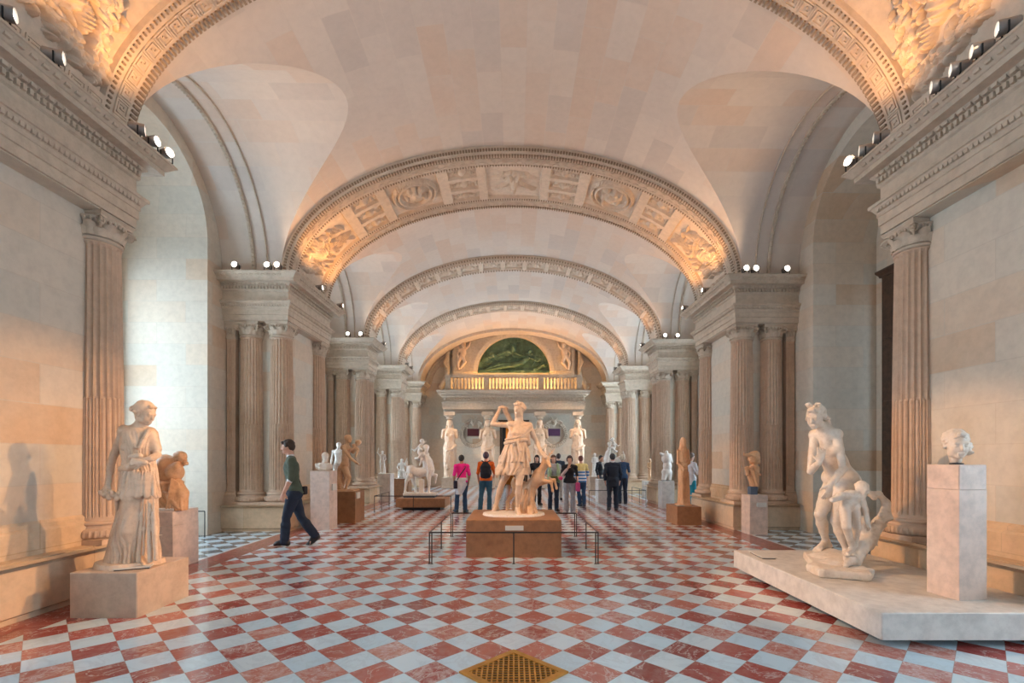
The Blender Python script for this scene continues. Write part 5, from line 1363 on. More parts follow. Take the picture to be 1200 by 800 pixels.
# tribune
tb=thing('tribune',(0,23.2,0),'carved stone balcony with a pillared balustrade carried by four caryatids on the end wall','balcony')
hw=3.45; zt=3.86
def tprof(pts,name,mat,h=hw,y0=-.2,y1=2.0):
    m=MB(); m.sweep([(-h,y1),(-h,y0),(h,y0),(h,y1)],pts); m.box(-h+.01,h-.01,y0+.01,y1,pts[0][1],pts[-1][1]-.002); return m
e=tprof([(0,zt),(0,zt+.15),(.025,zt+.155),(.025,zt+.29),(.06,zt+.34),(.06,zt+.37),(0,zt+.375),(0,zt+.60),(.03,zt+.63),(.05,zt+.70),(.12,zt+.73),(.22,zt+.74),(.22,zt+.80),(.28,zt+.87),(.28,zt+.90),(-.1,zt+.90)],'e',None)
pth=[(-hw,2.0),(-hw,-.2),(hw,-.2),(hw,2.0)]
e.along(pth,.12,.07,.03,zt+.64,zt+.70,.05); e.along(pth,.11,.06,.01,zt+.30,zt+.34,.04)
for i in range(30):     # carved frieze
    x=-3.3+i*.2276; e.ell((x,-.215,zt+.49),(.075,.03,.05),None,8,5); e.ell((x+.11,-.21,zt+.49),(.02,.025,.08),None,6,4)
e.build('entablature',M['trim'],tb)
m=tprof([(0,zt+.90),(0,zt+.96),(-.03,zt+.98),(-.03,zt+1.0)],'b',None,h=3.32,y0=-.12); m.build('balustrade_base',M['trim'],tb)
m=tprof([(-.10,zt+1.56),(-.02,zt+1.57),(0,zt+1.60),(0,zt+1.66),(-.02,zt+1.69),(-.2,zt+1.69)],'r',None,h=3.34,y0=-.14,y1=.10)
m.v=[];m.f=[]; m.box(-3.34,3.34,-.15,.10,zt+1.58,zt+1.69); m.box(-3.30,3.30,-.12,.07,zt+1.55,zt+1.58)
for s in (-1,1): m.box(min(3.09*s,3.34*s),max(3.09*s,3.34*s),.10,2.0,zt+1.58,zt+1.69)
m.build('handrail',M['trim'],tb)
for x in (-3.2,-1.33,1.33,3.2):
    m=MB(); m.bevbox(x-.13,x+.13,-.14,.09,zt+1.0,zt+1.56,.01); m.box(x-.08,x+.08,-.155,-.135,zt+1.08,zt+1.48); m.build('balustrade_pier',M['trim'],tb)
bp=[(.05,0),(.05,.03),(.03,.05),(.035,.09),(.056,.16),(.050,.22),(.028,.30),(.026,.36),(.040,.40),(.026,.43),(.03,.50),(.05,.52),(.05,.56)]
def balu(x,y):
    m=MB(); m.lathe(bp,12,(x,y,zt+1.0)); return m
b0=None
xs=[]
for a,b_,n in ((-3.02,-1.50,9),(-1.16,1.16,14),(1.50,3.02,9)):
    xs+=[(a+(b_-a)*(i+.5)/n,-.03) for i in range(n)]
for s in (-1,1): xs+=[(3.2*s,.28+.19*i) for i in range(8)]
for (x,y) in xs:
    if b0 is None: b0=balu(0,0).build('baluster',M['trim'],tb,smooth=True,ang=50); o=b0
    else: o=b0.copy(); COL.objects.link(o); o.parent=tb
    o.location=(x,y,0)
# caryatids
def caryatid():
    t=thing('caryatid',(0,0,0)); H=2.88; s=H/1.72
    B=Sdf(.018,.035)
    B.loft([(0,0,0,.16*s,.15*s,.018*s),(.3*s,0,0,.165*s,.145*s,.018*s),(.66*s,0,0,.185*s,.145*s,.013*s),(.9*s,0,0,.19*s,.14*s,.012*s),(1.06*s,0,0,.142*s,.115*s,.007*s),(1.22*s,0,0,.165*s,.12*s,.006*s),(1.37*s,0,0,.15*s,.09*s,.003*s),(1.43*s,0,0,.09*s,.07*s,0)],n=20,ph=.8)
    B.cap((-.06*s,-.08*s,.84*s),(-.07*s,-.15*s,.47*s),.07*s,.055*s,k=.06); B.cap((-.07*s,-.15*s,.47*s),(-.05*s,-.08*s,.06*s),.05*s,.05*s,k=.06)
    B.chain([(-.17*s,-.05*s,.86*s),(-.04*s,-.155*s,.80*s),(.10*s,-.15*s,.84*s),(.19*s,-.03*s,.95*s)],[.02*s,.03*s,.035*s,.03*s]); 
    for i in range(4): B.cap((.03*s+.03*i*s,-.13*s,.80*s),(.02*s+.045*i*s,-.13*s,.06*s),.014*s,.026*s,k=.03)
    B.cap((.0,-.15*s,.82*s),(-.03*s,-.17*s,.30*s),.03*s,.04*s,k=.03)
    B.mesh('drapery',M['marble'],t)
    B=Sdf(.016,.03); J=dict(head=vv((0,-.02*s,1.60*s)),face=(0,-1,0),neck=vv((0,0,1.44*s)))
    head(B,J['head'],J['face'],s=s*1.02); B.cap((0,0,1.55*s),(0,0,1.40*s),.05*s,.065*s); B.ell((0,.02*s,1.62*s),(.092*s,.10*s,.085*s))
    for q in (-1,1):
        B.cap((.03*q*s,.0,1.42*s),(.17*q*s,0,1.37*s),.05*s,.06*s); B.cap((.18*q*s,0,1.37*s),(.212*q*s,-.01*s,1.19*s),.058*s,.046*s); B.cap((.08*q*s,.03*s,1.56*s),(.10*q*s,-.02*s,1.42*s),.026*s,.018*s)
        B.ell((.068*q*s,-.085*s,1.26*s),(.055*s,.05*s,.055*s),k=.03)
    B.mesh('body',M['marble'],t)
    m=MB(); m.lathe([(.11,0),(.16,.03),(.17,.07),(.15,.10),(.20,.16),(.25,.20)],28,(0,-.02*s,H-.02)); m.box(-.27,.27,-.27,.22,H+.17,H+.34)
    for i in range(16):
        a=2*PI*i/16; m.ell((.19*math.cos(a),-.03+.19*math.sin(a),H+.13),(.025,.025,.04),None,6,4)
    m.build('cushion_capital',M['trim'],t)
    m=MB(); m.box(-.36,.36,-.34,.34,-.50,-.44); m.box(-.33,.33,-.31,.31,-.44,-.08); m.box(-.36,.36,-.34,.34,-.08,0); m.lathe([(.30,0),(.30,.05),(.27,.06)],24); m.build('plinth',M['trim'],t)
    return t
names={-3.15:'outermost left caryatid of the tribune, an armless draped woman on a block',-1.28:'second caryatid from the left under the tribune, just left of the central huntress',1.28:'third caryatid from the left under the tribune, seen behind the huntress arm',3.15:'outermost right caryatid of the tribune, above the visitor in a striped top'}
c0=caryatid()
for i,(x,l) in enumerate(names.items()):
    o=c0 if i==0 else copy_tree(c0)
    o.location=(x,23.32,.52); tag(o,l,'caryatid','caryatids carrying the tribune')
# wreaths and dark plaques between caryatids
for s,l in ((-1,'left'),(1,'right')):
    t=thing('wreath_plaque',(2.15*s,YW-.02,2.75),'stone wreath with a carved mask around a dark %s plaque, %s of the doorway'%('red' if s<0 else 'purple',l),'relief')
    m=MB()
    for i in range(38):
        a=2*PI*i/38
        if abs(a-PI/2)<.5: continue
        r=.62
        for k in (-1,0,1): m.ell((r*math.cos(a)*1.0+.05*k*math.cos(a),-.05,r*math.sin(a)+.05*k*math.sin(a)),(.085,.05,.04),Matrix.Rotation(-(a+PI/2+.5*k),3,'Y'),6,5)
    m.tube([(.62*math.cos(a),-.02,.62*math.sin(a)) for a in [2*PI*i/30 for i in range(30)]],.05,8,closed=True)
    m.build('wreath',M['trim'],t,smooth=True)
    B=Sdf(.016,.03); B.ell((0,-.05,.62),(.14,.10,.17)); B.ell((-.05,-.13,.65),(.03,.02,.02)); B.ell((.05,-.13,.65),(.03,.02,.02)); B.ell((0,-.15,.60),(.03,.03,.04))
    for k in range(5):
        for q in (-1,1): B.cap((.05*q,-.05,.75),(q*(.18+.07*k),-.06,.92-.10*k),.035,.02)
    for q in (-1,1): B.chain([(q*.3,-.03,.35),(q*.42,-.05,.6),(q*.28,-.05,.72)],[.04,.05,.03])
    B.mesh('mask_ornament',M['trim'],t)
    m=MB(); m.box(-.31,.31,-.09,-.03,-.10,.28); m.build('plaque',simple('porphyry_plaque',((.09,.012,.016) if s<0 else (.10,.04,.10)),.3),t)
    m=MB(); m.box(-.34,.34,-.06,-.0,-.14,-.10); m.box(-.34,.34,-.06,0,.28,.32); m.build('plaque_frame',M['trim'],t)
# lunette storey above the balcony
lz=5.05; lu=thing('lunette_frame',(0,YW-.25,lz),'arched stone frame with carved panels above the balcony, holding the green bronze relief','relief frame')
m=MB(); R0=1.90; zc=.95; 
def arcf(r0,r1,y0,y1,nm,mat,par):
    q=MB()
    n=36
    for i in range(n):
        a0,a1=PI*i/n,PI*(i+1)/n
        P=[(r*math.cos(a),y,zc+r*math.sin(a)*.97) for y in (y0,y1) for (r,a) in ((r0,a0),(r1,a0),(r1,a1),(r0,a1))]
        q.add(P,[(0,1,2,3),(4,7,6,5),(0,4,5,1),(1,5,6,2),(2,6,7,3),(3,7,4,0)])
    return q
a=arcf(R0,2.12,-.22,.25,'a',None,None); b=arcf(2.12,2.30,-.14,.25,'b',None,None); a.add(b.v,b.f); a.build('arch_moulding',M['trim'],lu)
# spandrel slab with an arched opening
m=MB(); hwx=3.2; top=3.35
n=40
for i in range(n):
    a0,a1=PI*i/n,PI*(i+1)/n
    def out(a_):
        c_,s_=math.cos(a_),math.sin(a_); k=min(hwx/abs(c_) if abs(c_)>1e-6 else 9e9,(top-zc)/s_ if s_>1e-6 else 9e9); return (k*c_,zc+k*s_)
    p0,p1=(2.2*math.cos(a0),zc+2.2*.97*math.sin(a0)),(2.2*math.cos(a1),zc+2.2*.97*math.sin(a1)); o0,o1=out(a0),out(a1)
    m.add([(p0[0],-.08,p0[1]),(o0[0],-.08,o0[1]),(o1[0],-.08,o1[1]),(p1[0],-.08,p1[1])],[(0,1,2,3)])
m.box(-hwx,-1.9,-.08,.25,-.1,zc); m.box(1.9,hwx,-.08,.25,-.1,zc)
m.build('spandrel_wall',M['trim'],lu)
for s in (-1,1):
    q=MB(); xs_=sorted((2.28*s,3.1*s)); 
    for k_,(x0,x1,z0,z1) in enumerate(((xs_[0],xs_[1],.95,1.01),(xs_[0],xs_[1],2.72,2.78),(3.04*s if s>0 else -3.10,3.10 if s>0 else -3.04,.96,2.77))): q.box(x0,x1,-.12-.004*(k_>1),-.07,z0,z1)
    q.build('panel_moulding',M['trim'],lu)
    B=Sdf(.02,.03); v=lambda a_,b_,c_:vv((a_*s,b_,c_))
    head(B,v(2.62,-.16,2.35),(-.5*s,-.8,0),s=1.5,fine=False); B.ell(v(2.66,-.10,1.98),(.17,.11,.24)); B.ell(v(2.72,-.1,1.75),(.16,.12,.15))
    B.chain([v(2.68,-.1,1.72),v(2.55,-.16,1.45),v(2.78,-.12,1.15)],[.10,.075,.05]); B.chain([v(2.78,-.1,1.7),v(2.92,-.14,1.42),v(2.88,-.12,1.1)],[.10,.075,.05]); B.chain([v(2.55,-.1,2.12),v(2.35,-.14,2.3),v(2.28,-.14,2.52)],[.06,.045,.035]); B.chain([v(2.80,-.1,2.1),v(2.95,-.14,1.9),v(2.9,-.15,1.7)],[.06,.045,.035])
    for k in range(5): B.cap(v(2.82,-.06,2.1),v(3.02-.02*k,-.06,2.5-.14*k),.05,.02)
    B.mesh('cherub_relief',M['marble'],lu)
    # outer scroll figures
    t=thing('scroll_figure',(3.5*s,YW-.2,lz+.1),'carved scroll figure leaning at the %s end of the upper frame above the balcony'%('left' if s<0 else 'right'),'relief')
    B=Sdf(.02,.04); B.chain([v(.32,0,.05),v(.20,-.02,.35),v(.02,0,.6),v(-.02,0,1.0),v(.02,0,1.5),v(-.05,0,1.95)],[.13,.13,.13,.12,.13,.10]); B.ell(v(-.05,-.03,2.1),(.12,.12,.15)); B.ell(v(.35,-.02,.1),(.16,.14,.12)); B.chain([v(.0,-.05,1.6),v(.16,-.12,1.35),v(.05,-.15,1.1)],[.07,.05,.04]); B.wave(wavehair(.012,26)); B.mesh('figure',M['trim'],t)
# green bronze relief
br=thing('bronze_relief',(0,YW-.14,lz+zc),'semicircular green bronze relief of a reclining nude, above the balcony','relief')
def brm():
    m,nt,b=newmat('green_bronze'); tc=nd(nt,'ShaderNodeTexCoord'); n=noise(nt,tc.outputs['Object'],3,5,.6); r=ramp(nt,[(.35,(.03,.065,.045)),(.55,(.06,.13,.085)),(.75,(.17,.25,.17))],n.outputs['Fac'])
    L(nt,r.outputs[0],b.inputs['Base Color']); b.inputs['Roughness'].default_value=.42; b.inputs['Metallic'].default_value=.1; return m
M['bronze']=brm()
n=48; m=MB(); pts=[(R0*math.cos(PI*i/n),0,R0*.97*math.sin(PI*i/n)) for i in range(n+1)]; m.add(pts,[tuple(range(n+1))]); m.build('backing',M['bronze'],br)
B=Sdf(.02,.03); v=lambda a,b,c:vv((a,b,c))
B.chain([v(-1.5,-.05,.16),v(-.75,-.12,.42),v(-.75,-.12,.42)],[.06,.085,.09]); B.chain([v(-1.45,-.08,.10),v(-.7,-.14,.26),v(.0,-.12,.38)],[.05,.09,.14]); B.chain([v(-.75,-.12,.42),v(.0,-.1,.42)],[.09,.14])
B.chain([v(0,-.12,.40),v(.45,-.12,.52),v(.72,-.10,.78)],[.15,.14,.13],k=.05); head(B,v(.82,-.14,1.05),(-.8,-.6,0),s=1.15,fine=False); B.ell(v(.86,-.1,1.1),(.13,.12,.12))
B.chain([v(.60,-.12,.82),v(.28,-.18,.92),v(.1,-.18,1.02)],[.07,.055,.04]); B.chain([v(.82,-.12,.80),v(1.12,-.16,.62),v(1.0,-.16,.35)],[.07,.055,.045])
B.mesh('nude_figure',M['bronze'],br)
B=Sdf(.02,.03); B.chain([v(-.02,-.10,1.18),v(-.02,-.30,1.30)],[.13,.08]); B.ell(v(-.02,-.16,1.38),(.13,.14,.15))
for q in (-1,1): B.cap(v(.08*q,-.14,1.42),v(.26*q,-.14,1.46),.04,.02); B.chain([v(.06*q,-.1,1.5),v(.22*q,-.08,1.62),v(.42*q,-.06,1.64)],[.03,.026,.018]); B.cap(v(.22*q,-.08,1.62),v(.2*q,-.08,1.76),.024,.015)
for k in range(14):
    rs=random.Random(k); x=-1.55+3.1*k/13; B.ell(v(x,-.03,.9*math.sqrt(max(0,1-(x/1.75)**2))+rs.uniform(-.1,.25)),(.2,.06,.14))
for k in range(10): B.ell(v(1.15+.05*k,-.08,.15+.06*k*(.5)),(.12,.08,.10)) if 1.15+.05*k<1.6 else None
for k in range(6): B.ell(v(-1.5+.25*k,-.05,.75+.12*k*.6),(.16,.07,.09))
B.wave(wavehair(.018,18,2)); B.cut((0,0,0),(0,0,-1)); B.mesh('stag_and_foliage',M['bronze'],br)
m=MB(); m.box(-1.9,1.9,-.12,.0,-.02,.10); m.build('plinth_strip',M['bronze'],br)
# warm lamp trough on the balcony
for x in (-1.7,0,1.7):
    l=bpy.data.lights.new('balcony_lamp','POINT'); l.energy=85; l.color=(1,.55,.20); l.shadow_soft_size=.08; o=bpy.data.objects.new('balcony_lamp',l); COL.objects.link(o); o.location=(x,24.2,5.0)
for s in (-1,1):
    l=bpy.data.lights.new('passage_lamp','POINT'); l.energy=12; l.color=(1,.6,.25); o=bpy.data.objects.new('passage_lamp',l); COL.objects.link(o); o.location=(-.3*s,26.0,2.4)
CUT0=True
# ------------------------------------------------------------------ visitors
def cloth(name,c,var=.12,rough=.85,stripes=None):
    m,nt,b=newmat(name); tc=nd(nt,'ShaderNodeTexCoord'); n=noise(nt,tc.outputs['Object'],12)
    r=ramp(nt,[(.3,tuple(x*(1-var) for x in c)),(.7,tuple(x*(1+var) for x in c))],n.outputs['Fac']); col=r.outputs[0]
    if stripes:
        sp=nd(nt,'ShaderNodeSeparateXYZ'); L(nt,tc.outputs['Object'],sp.inputs[0])
        def mth(op,a,v):
            q=nd(nt,'ShaderNodeMath',operation=op); L(nt,a,q.inputs[0]); q.inputs[1].default_value=v; return q.outputs[0]
        st=mth('GREATER_THAN',mth('FRACT',mth('MULTIPLY',sp.outputs[2],11),0),.5) if 0 else mth('GREATER_THAN',mth('MODULO',mth('MULTIPLY',sp.outputs[2],10.5),1),.5)
        low=mth('LESS_THAN',sp.outputs[2],stripes[2])
        col=mixc(nt,low,col,mixc(nt,st,stripes[0],stripes[1]))
    L(nt,col,b.inputs['Base Color']); b.inputs['Roughness'].default_value=rough; return m
def skin(c): 
    m=cloth('skin',c,.05,.55); return m
SK={'fair':skin((.62,.36,.26)),'tan':skin((.45,.24,.15))}
def wr(amp,sd=0):
    return lambda X,Y,Z:(amp*(np.sin(X*31+Z*23+sd)*np.sin(Z*37-X*11+Y*9+sd)+.7*np.sin(Z*58+X*17+3*np.sin(X*15+sd)))).astype(np.float32)
def gl(B,J,s):
    pe=vv(J['pelvis']); up=unit(vv(J['neck'])-pe); rt=unit(vv(J['shb'])-vv(J['sha'])); fw=unit(J.get('fwd',np.cross(rt,up)))
    hr=unit(vv(J['hipb'])-vv(J['hipa']))
    for q in (-1,1): B.ell(pe+hr*q*.07*s-fw*.055*s-up*.05*s,(.088*s,)*3,k=.04)
def person(X,Y,H,yaw,label,pose,top,bottom,hairc,shoes=(.02,.02,.025),sk='fair',fem=False,sleeve=1.25,hairlen=0,long_top=0,skirt=False,stripes=None,h=.0105,flare=.0,extra=None,group=None,tw=0):
    """upright visitor; local axes: faces -Y before yaw, a = its right-hand side (-x), b = +x"""
    t=thing('person',(X,Y,0),label,'person',group,yaw); s=H/1.75; v=lambda a,b,c:vv((a,b,c))*s
    J=dict(head=v(0,-.03,1.635),face=(0,-1,-.05),neck=v(0,.0,1.46),pelvis=v(0,.0,.97),sha=v(-.172,.0,1.40),shb=v(.172,.0,1.40),hipa=v(-.088,0,.91),hipb=v(.088,0,.91),
      kna=v(-.10,-.03,.50),ana=v(-.105,.02,.085),toea=v(-.13,-.17,.03),knb=v(.10,-.02,.50),anb=v(.105,.03,.085),toeb=v(.13,-.16,.03),
      ela=v(-.235,.03,1.13),wra=v(-.22,-.08,.89),elb=v(.235,.03,1.13),wrb=v(.22,-.08,.89),hda=((.05,-.2,-1),(1,0,0),.4,-1),hdb=((-.05,-.2,-1),(-1,0,0),.4,1))
    for k,q in pose.items():
        if k[:2]=='hd' or k in('face','fwd','hup'): J[k]=q
        else: J[k]=v(*q)
    B=Sdf(h,.02)
    nude(B,J,s,fem,True,True,fine=True,slim=.014); B.mesh('body',SK[sk],t)
    # upper garment
    B=Sdf(h,.025); torso(B,J,s,.012*s,fem,False)
    for q in 'ab': arm(B,J['sh'+q],J['el'+q],J['wr'+q],s,.014*s,sleeve,fem)
    if long_top: B.cap(J['pelvis'],J['pelvis']-v(0,0,long_top),.15*s,.165*s,k=.05)
    B.ell(J['pelvis'],(.180*s,.140*s,.14*s),k=.05)
    B.ell(J['neck']+v(0,-.03,.085),(.075*s,.09*s,.07*s),sub=True,k=.015)
    zc=(J['pelvis'][2]-(.05+long_top)*s); B.wave(wr(.0025,X)); B.cut((0,0,zc),(0,0,-1)); B.mesh('top',top if not isinstance(top,tuple) else cloth('top_cloth',top,stripes=stripes),t)
    # trousers
    B=Sdf(h,.022); p=J['pelvis']
    B.ell(p+v(0,0,.0),(.160*s,.118*s,.12*s),k=.05); gl(B,J,s)
    if skirt: B.loft([(p[2]-.55*s,0,0,.2*s,.17*s,.012*s),(p[2]+.05*s,0,0,.17*s,.13*s,.004*s)],n=12)
    else:
        for q in 'ab': leg(B,J['hip'+q],J['kn'+q],J['an'+q]+v(0,0,-.035),None,s,.015*s,2.0,fem,bell=.018*s+flare)
    B.wave(wr(.0022,Y)); B.mesh('skirt' if skirt else 'trousers',cloth('trouser_cloth',bottom),t)
    B=Sdf(h*.9,.02)
    for q in 'ab': foot(B,J['an'+q],J['toe'+q],s,.009); 
    B.mesh('shoes',cloth('shoe_leather',shoes,rough=.5),t)
    B=Sdf(h*.9,.02); c=J['head']; R=frame(J['face'],J.get('hup',(0,0,1))); Q=lambda a,b,z:c+R@vv((a,b,z))*s
    B.ell(Q(0,-.024,.042),vv((.084,.095,.086))*s,R); B.ell(Q(0,-.055,-.005),vv((.078,.068,.080))*s,R)
    for q in (-1,1): B.ell(Q(.064*q,-.012,.015),vv((.022,.045,.05))*s,R)
    B.cap(Q(-.045,.062,.072),Q(.045,.062,.072),.022*s)
    if hairlen:
        B.cap(Q(0,-.06,0),Q(0,-.065,-hairlen),.075*s,.06*s,k=.03)
        for q in (-1,1): B.cap(Q(.068*q,-.01,.01),Q(.07*q,-.01,-hairlen*.8),.03*s,.026*s,k=.03)
    B.wave(wavehair(.003,90,X)); B.mesh('hair',cloth('hair',hairc,.3,.6),t)
    if extra: extra(t,J,s,v)
    return t
# --- man walking left in green sweater (own landmarks) -------------------------------
def walker():
    Y=8.3; X0=(342-602)/555*Y; t=thing('person',(X0,Y,0),'young man in a green sweater and dark jeans walking left','person'); P=PX(Y,X0,0); s=1.06
    J=dict(head=P(337,523.5,0),face=(-.97,-.22,-.10),neck=P(341,536,0),pelvis=P(344,576,0),sha=P(341.5,541,-.19),shb=P(341,541.5,.19),hipa=P(344,580,-.09),hipb=P(344,580,.09),fwd=(-1,0,0))
    J.update(ela=P(341,560,-.24),wra=P(332.5,577.5,-.27),elb=P(345,559,.24),wrb=P(350,575,.25),kna=P(335.5,606,-.10),ana=P(333.5,633,-.10),toea=P(322,637.6,-.13),knb=P(353,606,.10),anb=P(368.5,626,.09),toeb=P(362,637.5,.05))
    J['hda']=((-.25,-.1,-1),(.2,1,.2),.45,1); J['hdb']=((.1,-.1,-1),(-.2,-1,.2),.4,-1)
    B=Sdf(.0085,.02); nude(B,J,s,False,slim=.014); B.mesh('body',SK['fair'],t)
    B=Sdf(.0085,.025); torso(B,J,s,.014,False,False); arm(B,J['sha'],J['ela'],J['wra'],s,.014,1.12); arm(B,J['shb'],J['elb'],J['wrb'],s,.014,1.12); B.ell(J['neck']+vv((-.03,0,.09)),(.085,.075,.07),sub=True,k=.015)
    B.cap(J['pelvis']+vv((0,0,.05)),J['pelvis'],.14,.14); B.wave(wr(.0035,1)); B.cut((0,0,J['pelvis'][2]-.03),(0,0,-1)); B.mesh('sweater',cloth('green_knit',(.075,.10,.07)),t)
    B=Sdf(.0085,.012)
    for q in 'ab':
        d=unit(J['wr'+q]-J['el'+q]); B.cap(J['el'+q]+d*.015,J['el'+q]+d*.045,.052,.050)
    B.cap(J['neck']+vv((0,0,.0)),J['neck']+vv((-.01,0,.03)),.066,.062); B.mesh('shirt_cuffs_and_collar',cloth('white_shirt',(.65,.66,.68)),t)
    B=Sdf(.0085,.022); p=J['pelvis']; B.ell(p,(.125,.165,.12),k=.05); gl(B,J,s)
    for q in 'ab': leg(B,J['hip'+q],J['kn'+q],J['an'+q]+(J['an'+q]-J['kn'+q])*.04,None,s,.016,2,False,bell=.024)
    B.wave(wr(.002,3)); B.mesh('jeans',cloth('dark_denim',(.012,.022,.045)),t)
    B=Sdf(.0085,.02); foot(B,J['ana'],J['toea'],s,.010)
    an,toe=J['anb'],J['toeb']; heel=an+vv((.06,0,-.05)); B.chain([an,heel],[.045,.04]); B.chain([heel,toe],[.042,.036]); B.cap(an,toe,.045,.032); B.cap(toe,toe+vv((-.03,0,-.005)),.034,.026); B.mesh('shoes',cloth('black_leather',(.01,.01,.012),rough=.4),t)
    B=Sdf(.008,.018); c=J['head']; R=frame(J['face']); Q=lambda a,b,z:c+R@vv((a,b,z))*s
    B.ell(Q(0,-.022,.044),vv((.083,.094,.086))*s,R); B.ell(Q(0,-.055,.0),vv((.075,.066,.072))*s,R); B.cap(Q(-.04,.066,.080),Q(.04,.066,.080),.022,k=.02)
    for q in (-1,1): B.ell(Q(.066*q,-.008,.022),vv((.02,.036,.035))*s,R)
    B.wave(wavehair(.004,90)); B.mesh('hair',cloth('brown_hair',(.035,.02,.012),.3,.6),t)
    B=Sdf(.008,.01); B.box(P(353,575,.0)*vv((1,0,1))+vv((.0,.12,0)),(.035,.07,.075),rd=.02); B.mesh('shoulder_bag',cloth('black_nylon',(.01,.01,.015)),t)
    m=MB(); m.tube([J['sha']+vv((-.02,-.0,.085)),J['neck']+vv((.12,-.06,-.10)),P(350,560,.05),P(354,571,.10)],.009,6); m.tube([J['sha']+vv((-.02,-.0,.085)),J['sha']+vv((-.10,.06,-.03)),P(336,552,.0),P(340,568,.17),P(352,573,.17)],.009,6); m.build('bag_strap',M['black'],t)
walker()
back=PI
def X_(px,Y): return (px-602)/555*Y
def ex_pink(t,J,s,v):
    B=Sdf(.011,.02); p=J['pelvis']; B.loft([(p[2]-.42*s,.09*s,.03*s,.09*s,.12*s,.012),(p[2]-.15*s,.03*s,0,.19*s,.175*s,.014),(p[2]+.06*s,0,0,.195*s,.165*s,.008),(p[2]+.09*s,0,0,.185*s,.155*s,.004)],n=12,slant=1); B.mesh('tied_white_jacket',cloth('white_cotton',(.66,.68,.72)),t)
    m=MB(); m.tube([J['sha']+v(.06,.0,.07),J['sha']+v(.08,.12,-.05),J['pelvis']+v(.05,.14,.2),J['pelvis']+v(.16,.14,.02)],.014,6); m.tube([J['sha']+v(.06,.0,.09),J['sha']+v(.1,-.14,-.08),J['pelvis']+v(.17,-.05,.02)],.016,6); m.build('bag_strap',M['black'],t)
    B=Sdf(.011,.01); B.box(J['pelvis']+v(.20,.08,-.12),(.05,.08,.11),rd=.02); B.mesh('hip_bag',cloth('navy_bag',(.015,.02,.05)),t)
person(X_(541,13.25),13.25,1.60,back+.25,'visitor in a hot pink shirt with a white jacket tied at the waist',dict(face=(-.3,-1,0),toea=(-.2,-.14,.03),anb=(.16,-.02,.085),toeb=(.22,-.18,.03),knb=(.13,-.04,.50)),(.80,.02,.30),(.03,.08,.17),(.01,.01,.01),sk='tan',shoes=(.03,.06,.08),sleeve=.95,extra=ex_pink)
def ex_pack(t,J,s,v):
    B=Sdf(.011,.03); c=J['pelvis']+v(0,.20,.26); B.ell(c,(.15*s,.10*s,.25*s)); B.box(c+v(0,.0,-.04),(.145*s,.09*s,.19*s),rd=.05); B.ell(c+v(0,.08,-.09),(.11*s,.05*s,.11*s)); B.wave(wr(.004,4)); bp_=B.mesh('backpack',cloth('black_backpack',(.008,.010,.02)),t)
    for q in (-1,1):
        m=MB(); a=J['neck']+v(.11*q,.0,.02); m.tube([c+v(.07*q,.0,.24),a+v(0,.07,.02),a+v(0,-.07,-.01),J['pelvis']+v(.14*q,-.13,.25),J['pelvis']+v(.15*q,.06,.14)],.02,6); m.build('shoulder_strap',M['black'],bp_)
person(X_(569.5,13.3),13.3,1.68,back,'man in an orange shirt and jeans with a black backpack',dict(ana=(-.10,.03,.085),anb=(.17,.04,.085),toeb=(.22,-.12,.03),knb=(.14,0,.5),ela=(-.26,-.02,1.13),wra=(-.20,-.20,1.0),hda=((.3,-1,.1),(0,0,-1),.4,-1)),(.75,.15,.02),(.035,.12,.20),(.06,.04,.07),shoes=(.03,.06,.08),sleeve=.98,extra=ex_pack)
def ex_bag(t,J,s,v):
    B=Sdf(.011,.015); B.box(J['pelvis']+v(-.02,-.20,.05),(.10,.04,.07),rd=.02); B.mesh('waist_bag',cloth('olive_bag',(.12,.12,.05)),t)
    B=Sdf(.011,.015); B.box(J['wrb']+v(.0,-.10,-.02),(.05,.03,.07),rd=.01); B.mesh('guide_book',cloth('pale_cover',(.5,.48,.3)),t)
    for q in (-1,1):
        B=Sdf(.011,.02); B.chain([J['neck']+v(.12*q,-.06,.0),J['pelvis']+v(.14*q,-.12,.25),J['pelvis']+v(.15*q,-.12,-.02)],[.035,.055,.06]); B.mesh('open_jacket_front',cloth('pale_green_jacket',(.35,.50,.33)),t)
person(X_(648.5,13.5),13.5,1.60,.1,'woman in an open pale green jacket standing just behind the deer',dict(elb=(.25,-.02,1.13),wrb=(.16,-.24,1.08),hdb=((-.5,-.8,.1),(0,0,-1),.4,1),wra=(-.12,-.26,1.02),hda=((.5,-.8,.1),(0,0,-1),.4,-1)),(.40,.42,.47),(.015,.035,.07),(.10,.05,.035),fem=True,sleeve=1.0,hairlen=.12,extra=ex_bag)
def ex_pinkbag(t,J,s,v):
    B=Sdf(.011,.02); B.box(J['pelvis']+v(.24,-.05,-.16),(.06,.10,.12),rd=.03); hb_=B.mesh('handbag',cloth('pink_leather',(.45,.06,.20)),t)
    m=MB(); m.tube([J['pelvis']+v(.24,-.02,-.05),J['shb']+v(.0,.06,.07),J['shb']+v(-.03,-.02,.07),J['pelvis']+v(.22,-.10,-.05)],.010,6); m.build('handbag_strap',M['black'],hb_)
    B=Sdf(.011,.015); B.ell(J['ela']+v(.0,-.05,-.05),(.06,.05,.05)); B.mesh('pink_scarf',cloth('pink_scarf',(.6,.05,.18)),t)
    B=Sdf(.011,.015); B.cap(J['ela']+(J['wra']-J['ela'])*.15,J['ela']+(J['wra']-J['ela'])*.8,.045,.04); B.mesh('pale_sleeve',cloth('pale_sleeve',(.55,.42,.40)),t)
